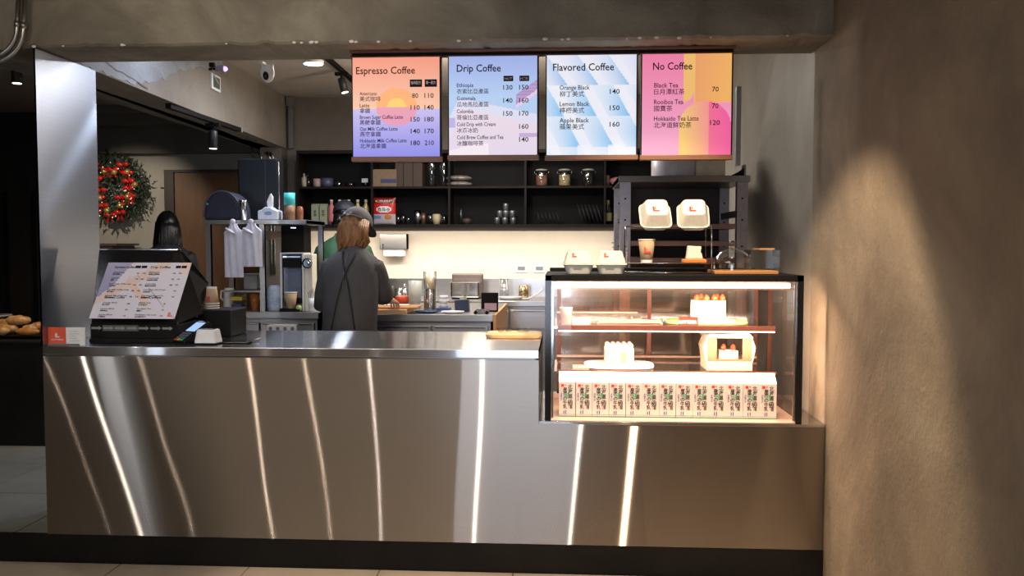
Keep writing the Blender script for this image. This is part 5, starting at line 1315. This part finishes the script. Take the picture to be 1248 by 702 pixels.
# conduits at top left
def conduit(name, lab, pix, r_, y):
    pts = [at(a_, b_, y=y) for a_, b_ in pix]; o = pts[0]
    t = thing(name, lab, 'pipe', o)
    part('pipe_run', MB().tube([q-o for q in pts], r_, 12), PIPE, t)
    i = min(2, len(pts)-2); dd = (pts[1]-pts[0]).normalized()
    part('coupling', MB().tube([(pts[0]-o)+(pts[1]-pts[0])*.82, (pts[0]-o)+(pts[1]-pts[0])*.98], r_*1.35, 12), PIPE, t)
    return t
def bend(x0, ytop, yb, rad, xe):
    pts = [(x0+2, -12), (x0, yb-rad)]
    for k in range(1, 9):
        a_ = pi/2*k/8; pts.append((x0-rad*(1-cos(a_)), yb-rad+rad*sin(a_)))
    pts.append((xe, yb+1)); return pts
conduit('metal_conduit', 'bent metal conduit at the upper left corner, the right one of the pair', bend(29, 0, 76, 40, -40), .0105, -.03)
conduit('metal_conduit', 'bent metal conduit at the upper left corner, the left one of the pair', bend(21, 0, 70, 36, -40), .0105, -.032)
conduit('dark_conduit', 'dark curved conduit just right of the bright pair at upper left', bend(39, 0, 79, 44, -40)[2:], .008, .45)
# sensor camera, white camera, thermostat
p = at(381, 71, y=.33); 
sc_ = at(378-0, 78, y=.50)
p = at(326, 76, y=.40)
t = thing('security_camera', 'white oval security camera with a black lens under the beam', 'camera', (p.x, .40, ZB))
part('mount_arm', MB().box(-.008, -.089, -.014, .008, .0, -.004), WHITE, t)
part('housing', MB().sph((0, 0, -.045), .033, 18, 12, sz=1.35), WHITE, t)
part('mount', MB().cyl((0, 0, -.03), .028, .030, 18), WHITE, t)
part('lens', MB().sph((0, -.024, -.060), .015, 12, 8, sz=1.5), BLACKG, t)
p = at(269, 72, y=.36)
t = thing('wifi_camera', 'small grey camera on a bracket with a violet light under the beam', 'camera', (p.x, .36, ZB))
part('bracket', MB().box(-.055, -.01, -.02, -.03, .01, 0).tube([(-.06, 0, -.03), (-.02, 0, -.028)], .006, 6), BLACK, t)
part('camera_body', MB().box(-.022, -.018, -.045, .018, .02, -.012), mat('grey_camera', (.35, .35, .38), .4), t, bev=.004)
part('violet_light', MB().sph((.024, -.004, -.030), .011, 12, 8), mat('violet_glow', (.3, .2, .9), .4, emis=(.35, .2, 1), es=4), t)
part('cable', MB().tube([(-.04, -.005, -.03), (-.03, .0, -.07), (-.01, 0, -.10)], .002, 5), WHITE, t)
def beamx(y): return A0[0]+(A1[0]-A0[0])*(y-.31)/3.69
yb = .9
for _ in range(20):
    q = at(261, 101, y=yb); yb += (q.x-beamx(yb))*(-1.0 if q.x > beamx(yb) else -1.0)*1.0 if False else 0
    # march along the ray until it meets the beam face
best = min((abs(at(261, 101, y=.4+i*.01).x-beamx(.4+i*.01)), .4+i*.01) for i in range(360))[1]
q = at(261, 101, y=best)
t = thing('wall_controller', 'white framed wall controller with a grey screen on the side of the left beam', 'controller', (q.x+.001, best, q.z), rz=math.atan2(A1[1]-A0[1], A1[0]-A0[0])-pi/2)
part('frame', MB().box(0, -.085, -.055, .016, .085, .055), WHITE, t, bev=.004)
part('screen', MB().box(.0165, -.062, -.038, .018, .062, .038), mat('grey_green_screen', (.10, .11, .09), .3), t)
# conduits on the pillar
xp = -.165
for i, (dx, r_) in enumerate(((.02, .010), (.05, .010), (-.06, .009))):
    o = (xp-.12+dx, 3.85, .0)
    solo('wall_conduit', MB().tube([(0, 0, 1.2), (0, 0, 2.25), (-.03, -.01, 2.30)], r_, 8), PIPE, 'thin grey upright conduit on the pillar, ' + ['middle one', 'right one', 'left one'][i], 'pipe', o)
solo('looped_conduit', MB().tube([(-.28, 0, .10), (-.28, 0, 0), (-.22, 0, -.07), (-.10, 0, -.08), (.0, 0, -.06)], .010, 8), PIPE, 'curved conduit loop above the tall black box', 'pipe', (xp+.04, 3.78, at(330, 192, y=3.78).z+.03))
# vertical chase in the kitchen corner
solo('corner_duct', MB().box(-.02, -.02, 0, .02, .02, .46).box(-.035, -.03, .38, .035, .02, .46), mat('grey_duct', (.16, .15, .14), .5), 'narrow grey duct in the corner where the left beam meets the kitchen wall', 'duct', (-.10, 3.95, ZB+.0))

# ================================================================== LEFT ROOM: wreath, bread table
p = at(143, 229, y=4.84)
wr = thing('christmas_wreath', 'green christmas wreath with red bows, gold ribbon and lights on the far wall', 'wreath', (p.x, 4.83, p.z))
random.seed(4); mb = MB(); RW = .215
for i in range(1900):
    a_ = random.uniform(0, 2*pi); rr = RW+random.gauss(0, .065); c_ = Vector((rr*cos(a_), random.uniform(-.11, .0), rr*sin(a_)))
    d = Vector((cos(a_)*random.uniform(-.3, 1), random.uniform(-.6, .1), sin(a_)*random.uniform(-.3, 1)))+Vector((random.uniform(-.7, .7), 0, random.uniform(-.7, .7)))
    d = d.normalized()*random.uniform(.04, .075); d.y = -abs(d.y); s_ = d.cross(Vector((0, 1, 0))).normalized()*.009
    mb.add([c_-s_, c_+s_, c_+d], [(0, 1, 2)])
part('foliage', mb, mat('fir_green', (.016, .035, .016), .6, 0, .5, 20), wr, kind='stuff', norm=False)
part('ring', MB().tube([(RW*cos(2*pi*k/24), -.02, RW*sin(2*pi*k/24)) for k in range(25)], .05, 8), mat('dark_twig', (.012, .02, .010), .8), wr)
REDM = mat('red_satin', (.60, .012, .010), .25, 0, .2, 40); GOLD = mat('gold_ribbon', (.62, .42, .14), .28, .6, .2, 40)
for k in range(16):
    a_ = 2*pi*k/16+.3; rr = RW+random.uniform(-.10, .09); q = MB(); b0 = Vector((rr*cos(a_), -.10, rr*sin(a_)))
    for s_ in (-1, 1):
        q.sph(b0+Vector((s_*.034, 0, .008)), .030, 10, 7, sx=1.15, sy=.6, sz=.8)
    q.sph(b0+Vector((0, -.015, 0)), .016, 8, 6); q.add([b0, b0+Vector((-.04, 0, -.07)), b0+Vector((-.015, -.005, -.075)), b0, b0+Vector((.02, 0, -.075)), b0+Vector((.045, 0, -.068))], [(0, 1, 2), (3, 4, 5)])
    part('red_bow', q, REDM, wr)
for k in range(10):
    a_ = 2*pi*k/10+.1; rr = RW-.01+random.uniform(-.05, .05); q = MB()
    q.sph((rr*cos(a_), -.10, rr*sin(a_)), .032, 12, 8)
    part('gold_bauble', q, GOLD, wr)
q = MB()
for k in range(46):
    a_ = random.uniform(0, 2*pi); rr = RW+random.gauss(0, .05); q.sph((rr*cos(a_), -.11+random.uniform(-.01, .02), rr*sin(a_)), .006, 6, 4)
part('fairy_lights', q, mat('fairy_light', (1, .8, .5), .4, emis=(1, .75, .4), es=1.0), wr, kind='stuff')
# small shelf/box left below the wreath
p = at(137, 296, y=4.4)
t = thing('dark_ledge', 'small dark ledge with a brown object below the wreath', 'ledge', (p.x-.1, 4.4, p.z-.08))
part('ledge_top', MB().box(-.12, 0, .055, .14, .45, .075), mat('ledge_brown', (.09, .06, .045), .5), t); part('ledge_body', MB().box(-.12, .01, PZ-(p.z-.08)+.001, .09, .45, .054), mat('ledge_dark', (.03, .022, .018), .6), t)
# bread table
a = at(0, 418, y=1.66); 
tb = thing('bread_table', 'black display table with trays of pastries at the far left', 'table', (-1.6, 1.66, PZ)); zt5 = at(30, 415, y=1.70).z
part('cloth_front', MB().box(-1.2, 0, 0, .55, .75, zt5-PZ-.02), BLACKP, tb); part('table_top', MB().box(-1.22, -.01, zt5-PZ-.019, .57, .76, zt5-PZ), BLACK, tb, bev=.003)
TT = zt5+.001
solo('bread_tray', frust(.42, .32, .46, .36, .02), BLACK, 'black tray of glazed pastries on the bread table', 'tray', (at(34, 412, y=1.95).x, 1.95, TT), bev=.003)
solo('bread_tray', frust(.34, .30, .37, .33, .02), mat('grey_tray', (.35, .34, .30), .3), 'grey tray with rolls at the left edge of the picture', 'tray', (at(34, 412, y=1.95).x-.45, 1.92, TT), bev=.003)
BRD = mat('golden_crust', (.42, .20, .06), .35, 0, .3, 25, bump=.3, col2=(.68, .42, .17)); BRG = mat('glazed_crust', (.38, .14, .04), .15, 0, .3, 25, bump=.2, col2=(.60, .28, .08))
random.seed(12)
for i, (px_, y_, up_, L_, r_, rz_, gl, lab) in enumerate((
    (33, 1.80, 0, .17, .026, .03, 1, 'shiny glazed pastry at the front of the black tray'), (2, 1.80, 0, .12, .030, 0, 0, 'small golden roll at the left edge of the picture'),
    (6, 1.885, 0, .20, .036, .05, 0, 'long golden bread roll behind the small one at the left edge'), (37, 1.885, 0, .10, .034, .2, 0, 'short golden roll behind the glazed pastry'),
    (46, 1.962, .01, .09, .034, .5, 1, 'round glazed bun beside the steel partition'), (22, 1.90, .060, .17, .034, .15, 0, 'golden roll lying on top of the others'), (8, 1.965, .03, .16, .034, -.1, 0, 'pale roll half hidden at the back of the pile'))):
    p = at(px_, 405, y=y_); sg = MB()
    sg.sph((0, 0, r_), 1, 18, 12, sx=L_/2, sy=r_*1.05, sz=r_, fn=lambda q: q*(1+.06*sin(q.x*110)))
    solo('bread_roll', sg, BRG if gl else BRD, lab, 'bread', (p.x, p.y, TT+.022+up_), rz=rz_, group='breads piled on the bread table')
p = at(2, 391, y=2.2)
solo('white_plate_stand', MB().lathe([(.05, 0), (.12, .02), (.118, .028), (.05, .008)], 24).cyl((0, 0, -.10), .02, .10), mat('dull_white', (.45, .42, .36), .4), 'pale plate on a stand at the left edge behind the rolls', 'plate', (p.x-.06, 2.2, max(p.z-.02, TT+.1)))

# ================================================================== PEOPLE
def skin_figure(joints, edges, root=0, sub=2):
    """one continuous body surface grown on a jointed skeleton; joints: (pos, rx, ry)"""
    m = bpy.data.meshes.new('figure'); m.from_pydata([j[0] for j in joints], edges, [])
    o = bpy.data.objects.new('figure', m); COL.objects.link(o)
    o.modifiers.new('skin', 'SKIN'); s_ = o.modifiers.new('sub', 'SUBSURF'); s_.levels = sub; s_.render_levels = sub
    for i, j in enumerate(joints):
        d = m.skin_vertices[0].data[i]; d.radius = (j[1], j[2] if len(j) > 2 else j[1]); d.use_root = (i == root)
    bpy.context.view_layer.update(); dg = bpy.context.evaluated_depsgraph_get()
    r = bpy.data.meshes.new_from_object(o.evaluated_get(dg))
    vs = [tuple(v.co) for v in r.vertices]; fs = [tuple(p.vertices) for p in r.polygons]
    bpy.data.objects.remove(o); bpy.data.meshes.remove(r); return vs, fs
def head_shape(q):
    x, y, z = q
    if z < 0: x *= 1-.30*(-z)**1.3; y *= 1-.12*(-z)      # narrower jaw
    if y > .55 and z < -.35: y += .06                    # chin forward
    g = math.exp(-((x/.16)**2+((z+.12)/.22)**2))
    if y > .4: y += .20*g                                # nose
    g = math.exp(-((abs(x)-.36)**2/.02+((z-.05)**2)/.012))
    if y > .3: y -= .09*g                                # eye sockets
    g = math.exp(-((x/.3)**2+((z+.50)/.05)**2))
    if y > .3: y -= .04*g
    return Vector((x, y, z))
def person(label, loc, H, rz, shirt, pants, skinm, neck_fwd, head_pitch, head_yaw, armR, armL, hairfn, capfn=None, extra=None, width=1.0, long_sleeve=False):
    """local frame: +y is where the figure faces, x to its right, feet at z=0"""
    t = thing('person', label, 'person', loc, rz=rz)
    h = H/1.0; P_ = {}
    hipz = .50*h; shz = .80*h; nz_ = .845*h; hdz = .925*h; f = neck_fwd
    sh = .105*h*width
    J = [((0, 0, hipz+.02), .085*h/1, .07*h), ((0, .02*f, hipz+.12*h), .075*h, .055*h), ((0, .10*f, shz-.07*h), .062*h, .050*h), ((0, .15*f, shz-.012), .036*h, .034*h), ((0, .20*f, nz_), .032*h), ((0, .24*f, nz_+.035*h), .032*h)]
    E_ = [(0, 1), (1, 2), (2, 3), (3, 4), (4, 5)]
    for s_ in (-1, 1):
        b_ = len(J)
        J += [((s_*.055*h, 0, hipz-.03*h), .05*h), ((s_*.058*h, .02, .27*h), .034*h), ((s_*.06*h, -.01, .13*h), .030*h), ((s_*.062*h, -.02, .045*h), .020*h), ((s_*.066*h, .04, .018*h), .022*h, .016*h), ((s_*.07*h, .10, .013*h), .018*h, .013*h)]
        E_ += [(0, b_)]+[(b_+k, b_+k+1) for k in range(5)]
    hands = []
    for s_, arm in ((1, armR), (-1, armL)):
        b_ = len(J); sp_ = Vector((s_*sh*.80, .14*f, shz-.022*h)); el, wrp, hd = [Vector(a_) for a_ in arm]
        J += [(tuple(sp_-Vector((0, 0, .015*h))), .024*h), (tuple(sp_.lerp(el, .5)), .028*h), (tuple(el), .024*h), (tuple(el.lerp(wrp, .5)), .022*h), (tuple(wrp), .0155*h), (tuple(wrp.lerp(hd, .55)), .022*h, .013*h)]
        E_ += [(3, b_)]+[(b_+k, b_+k+1) for k in range(5)]
        # five fingers, each a chain rooted in the palm
        d = (hd-wrp).normalized(); side = d.cross(Vector((0, 0, 1))).normalized(); dn = side.cross(d).normalized()
        if dn.z > 0: dn = -dn
        pm = wrp.lerp(hd, .55); pi_ = b_+5
        for k in range(4):
            ln = (.052, .060, .056, .043)[k]*h/1.65*1.15; r_ = .0078
            q0 = pm+side*(-.026+.0175*k)*s_*-1+d*.030; q1 = q0+d*ln*.5+dn*.004; q2 = q1+d*ln*.35+dn*ln*.35; q3 = q2+d*ln*.08+dn*ln*.3
            c_ = len(J); J += [(tuple(q0), r_*1.1), (tuple(q1), r_), (tuple(q2), r_*.92), (tuple(q3), r_*.75)]; E_ += [(pi_, c_), (c_, c_+1), (c_+1, c_+2), (c_+2, c_+3)]
        q0 = pm-side*(-.030)*s_*-1*1.0-d*.01; sd = (side*s_).normalized()
        q0 = pm+sd*-.030*1.0-d*.012; q1 = q0+sd*-.014+d*.028+dn*.008; q2 = q1+d*.024+dn*.010
        c_ = len(J); J += [(tuple(q0), .0105), (tuple(q1), .009), (tuple(q2), .0075)]; E_ += [(pi_, c_), (c_, c_+1), (c_+1, c_+2)]
    vs, fs = skin_figure(J, E_)
    mb = MB().add(vs, fs, True)
    hc = Vector((0, .24*f+.035*f+.02, hdz)); HM = Matrix.Translation(hc) @ Euler((-head_pitch, 0, head_yaw), 'XYZ').to_matrix().to_4x4()
    hr = .063*h/1.0*1.0
    mb.sph((0, 0, 0), 1, 28, 20, fn=lambda q: Vector((head_shape(q).x*.046*h, head_shape(q).y*.057*h, head_shape(q).z*.066*h)), M=HM)
    for s_ in (-1, 1): mb.sph((s_*.046*h, -.003*h, -.004*h), .017*h, 10, 8, sx=.3, sy=.6, sz=1, M=HM)
    body = part('body', mb, skinm, t, norm=False)
    eyes = MB(); lips = MB()
    for s_ in (-1, 1): eyes.sph((s_*.0165*h, .0475*h, .003*h), .0062*h, 10, 8, M=HM)
    part('eyes', eyes, mat('eye_dark', (.05, .035, .03), .2), t)
    lips.sph((0, .0535*h, -.033*h), .011*h, 10, 6, sx=1, sy=.3, sz=.35, M=HM); part('lips', lips, mat('lip', (.45, .16, .13), .5), t)
    # shirt: torso shell plus sleeves
    def wr(q, i, a_): return q+Vector((0, 0, 0))+q.normalized()*.0+Vector((sin(a_*5+i*1.3)*.005, (sin(a_*9+i*.9)+.7*sin(a_*5-i*1.7))*.0055, 0))
    bz = hipz-.045*h; T = MB()
    rings = [((0, 0, bz), .100*h*width, .080*h, None), ((0, .0, bz+.05*h), .106*h*width, .085*h, None), ((0, .03*f, hipz+.08*h), .108*h*width, .084*h, None), ((0, .07*f, hipz+.16*h), .114*h*width, .083*h, None), ((0, .11*f, shz-.075*h), .118*h*width, .082*h, None),
             ((0, .13*f, shz-.03*h),   .113*h*width, .073*h, None), ((0, .15*f, shz+.0*h), .094*h*width, .060*h, None), ((0, .165*f, shz+.022*h), .066*h, .048*h, None), ((0, .18*f, shz+.036*h), .046*h, .042*h, None), ((0, .19*f, shz+.046*h), .040*h, .039*h, None)]
    T.loft(rings, 30, True, wr)
    for s_, arm in ((1, armR), (-1, armL)):
        sp_ = Vector((s_*sh*.82, .14*f, shz-.012*h)); el = Vector(arm[0]); wrp = Vector(arm[1])
        sp_ = sp_-Vector((0, 0, .014*h)); pts = [sp_-(el-sp_)*.10, sp_, sp_.lerp(el, .25), sp_.lerp(el, .5), sp_.lerp(el, .8), el]
        rad = [.026*h, .038*h, .043*h, .044*h, .044*h, .044*h]
        if long_sleeve: pts += [el.lerp(wrp, .5), el.lerp(wrp, .95)]; rad = [.03*h, .044*h, .042*h, .038*h, .036*h, .035*h, .028*h, .024*h]
        else: pts.append(el.lerp(wrp, .18)); rad.append(.046*h)
        b_ = len(T.v); T.tube(pts, rad, 18)
    part('shirt', T, shirt, t)
    # trousers
    Tr = MB(); Tr.loft([((0, 0, hipz-.09*h), .088*h, .066*h, None), ((0, 0, hipz), .092*h, .072*h, None), ((0, .01, hipz+.06*h), .084*h, .066*h, None)], 24)
    for s_ in (-1, 1): Tr.tube([(s_*.045*h, 0, hipz-.04*h), (s_*.055*h, .01, .38*h), (s_*.058*h, .018, .27*h), (s_*.06*h, -.005, .14*h), (s_*.062*h, -.015, .045*h)], [.054*h, .050*h, .044*h, .040*h, .037*h], 18)
    part('trousers', Tr, pants, t)
    for s_ in (-1, 1):
        part('shoe', MB().loft([((s_*.064*h, -.05, .0), .030*h/1, .0, None), ((s_*.064*h, .02, .002), .028*h, .075*h, None), ((s_*.064*h, .02, .022), .029*h, .076*h, None), ((s_*.064*h, .0, .05), .024*h, .05*h, None), ((s_*.062*h, -.02, .075), .022*h, .026*h, None)], 16), BLACK, t)
    hairfn(t, HM, h)
    if capfn: capfn(t, HM, h)
    if extra: extra(t, h, rings, HM)
    return t
HAIRB = mat('brown_hair', (.13, .055, .022), .35, 0, .5, 9, bump=.4, bscale=60, stretch=(6, 6, .5), col2=(.42, .20, .08), spec=.4)
HAIRK = mat('black_hair', (.008, .007, .007), .3, 0, .3, 9, bump=.3, stretch=(6, 6, .5))
def hair_long(mt, L_, wid=1.0, flare=1.0):
    def fn(t, HM, h):
        q = MB(); random.seed(2)
        # skull cap
        q.sph((0, -.006*h, .008*h), 1, 24, 14, M=HM, fn=lambda s_: Vector((s_.x*.053*h*wid, min(s_.y, .35)*.066*h, s_.z*.070*h if s_.z > -.3 else -.3*.070*h)))
        # locks falling over the back and sides
        n = 46
        for k in range(n):
            a_ = pi+pi*(k/(n-1))*1.0; a_ = a_+random.uniform(-.05, .05)
            a2 = a_; ex = cos(a2); ey = sin(a2)
            ext = random.uniform(.72, 1.08)*L_
            st = HM @ Vector((ex*.050*h*wid, ey*.060*h, .020*h)); m1 = HM @ Vector((ex*.056*h*wid, ey*.066*h, -.030*h))
            m2 = m1+Vector((ex*.010*h*flare, ey*.004*h, -ext*.45)); e1 = m1+Vector((-ex*.010*h-.008+random.uniform(-.010, .010), ey*.002*h+random.uniform(-.010, .006), -ext*.85)); e2 = e1+Vector((random.uniform(-.016, .012)-ex*.012, random.uniform(-.01, .004), -ext*.20))
            q.tube([st, m1, m2, e1, e2], [.010, .0125, .0125, .009, .002], 6)
        part('hair', q, mt, t)
    return fn
def cap(mt, brim, strap=True):
    def fn(t, HM, h):
        part('cap_crown', MB().sph((0, -.004*h, .018*h), 1, 26, 16, M=HM, fn=lambda s_: Vector((s_.x*.057*h, s_.y*.069*h, max(s_.z, -.08)*.060*h))), mt, t)
        q = MB(); vs = []; n = 14
        for k in range(n+1):
            a_ = pi*k/n; vs.append((cos(a_)*.050*h, .030*h+sin(a_)*.078*h, .012*h-.012*h*sin(a_)))
        vs2 = [(x, y, z+.0035) for x, y, z in vs]; m_ = len(vs)
        q.add(vs+vs2, [tuple(range(m_-1, -1, -1)), tuple(range(m_, 2*m_))]+[(k, k+1, m_+k+1, m_+k) for k in range(n)], False, HM)
        part('cap_visor', q, brim, t)
        part('cap_button', MB().sph((0, -.004*h, .079*h), .006*h, 8, 6, M=HM), mt, t)
        if strap:
            part('cap_strap', MB().tube([HM @ Vector((sin(a_)*.058*h, -.004*h-cos(a_)*.071*h, .016*h)) for a_ in [(-1.1+2.2*k/8) for k in range(9)]], .006, 6), mt, t)
            arc = [HM @ Vector((cos(a_)*.022*h, -.069*h+.010*h*sin(a_), .022*h+sin(a_)*.026*h)) for a_ in [pi*k/10 for k in range(11)]]
            part('cap_gap', MB().add(arc+[HM @ Vector((cos(pi*k/10)*.022*h, -.0725*h+.014*h*sin(pi*k/10), .022*h+sin(pi*k/10)*.026*h)) for k in range(11)], [tuple(range(21, 10, -1)), tuple(range(11))]+[(k, k+1, 12+k, 11+k) for k in range(10)]), HAIRB, t)
            part('cap_buckle', MB().box(.006*h, -.080*h, .010*h, .020*h, -.076*h, .020*h, HM), CHROME, t)
    return fn
GREYS = mat('charcoal_shirt', (.060, .058, .062), .75, 0, .12, 8, bump=.25, bscale=5)
CAPG = mat('grey_cap', (.085, .083, .088), .75, 0, .1, 30); BLKC = mat('black_cloth', (.012, .012, .013), .7, 0, .1, 12)
GREEN = mat('green_shirt', (.030, .10, .045), .7, 0, .15, 8, bump=.2, bscale=6); NAVC = mat('navy_cap', (.008, .010, .018), .6)
def apron(t, h, rings, HM):
    def on(u, i_f):  # a point on the back of the shirt at ring fraction
        i = int(i_f); fr = i_f-i; c0, a0, b0, _ = rings[i]; c1, a1, b1, _ = rings[min(i+1, len(rings)-1)]
        c_ = Vector(c0).lerp(Vector(c1), fr); rx = a0+(a1-a0)*fr; ry = b0+(b1-b0)*fr
        x = u*rx; return Vector((c_.x+x, c_.y-ry*math.sqrt(max(0, 1-u*u))-.008, c_.z))
    q = MB()
    q.tube([on(-.42+(.86)*k/12, 7.3-6.0*k/12) for k in range(13)], .0045, 6); q.tube([on(.42-(.86)*k/12, 7.3-6.0*k/12) for k in range(13)], .0045, 6)
    part('apron_straps', q, BLKC, t)
    q = MB(); c0, a0, b0, _ = rings[1]
    q.tube([Vector((c0[0]+cos(a_)*(a0+.006), c0[1]+sin(a_)*(b0+.006), c0[2]-.0+.01*sin(a_*2))) for a_ in [2*pi*k/24 for k in range(25)]], .014, 8)
    q.tube([on(.05, .9)+Vector((0, -.01, 0)), on(.18, .7)+Vector((0, -.03, .01)), on(.30, .95)+Vector((0, -.012, .03))], .008, 6); q.tube([on(-.05, .9)+Vector((0, -.01, 0)), on(-.2, .6)+Vector((0, -.02, -.02))], .008, 6)
    part('apron_tie', q, BLKC, t)
    T = MB(); T.loft([((0, .0, rings[0][0][2]-.30), .095*h, .078*h, None), ((0, 0, rings[0][0][2]-.1), .10*h, .082*h, None), ((0, 0, rings[0][0][2]+.02), rings[0][1]+.004, rings[0][2]+.004, None)], 24, False)
    part('apron_skirt', T, BLKC, t)
    part('back_seam', MB().tube([on(-.05, 6.9-3.5*k/8) for k in range(9)], .0018, 5), mat('seam_grey', (.16, .16, .17), .7), t)
# the barista in front
p = at(427, 330, y=1.42); Hh = 1.565
B1 = person('person in a charcoal T-shirt, crossed apron straps and grey cap, seen from behind', (p.x, 1.38, PZ), Hh, -.06, GREYS, BLKC, SKIN, .55, .42, -.42,
   ((.165, .14, 1.035), (.150, .35, .985), (.165, .44, .955)), ((-.20, .12, .62*Hh), (-.05, .34, .60*Hh), (.01, .43, .585*Hh)), hair_long(HAIRB, .15, 1.05, 1.0), cap(CAPG, BLKC), apron, 1.0)
# colleague behind in green
p = at(416, 330, y=2.75)
person('person in a green T-shirt and navy cap, standing behind the grey-shirted barista', (p.x, 2.78, PZ), 1.68, .1, GREEN, BLKC, SKIN, .5, .25, .1,
   ((.20, .16, 1.03), (.16, .34, 1.0), (.14, .43, .98)), ((-.22, .12, 1.03), (-.14, .32, 1.0), (-.10, .41, .98)), hair_long(HAIRK, .02, .9, .6), cap(NAVC, NAVC, False), None, 1.05)
# woman with black hair in the left room
p = at(203, 330, y=2.8)
person('person with long black hair in black clothes behind the sales terminal', (p.x, 2.8, PZ), 1.60, .35, BLKC, BLKC, SKIN, .4, .3, .2,
   ((.21, .14, .98), (.16, .32, .96), (.14, .41, .95)), ((-.21, .14, .98), (-.16, .32, .96), (-.14, .41, .95)), hair_long(HAIRK, .26, 1.0, .8), None, None, 1.08, True)
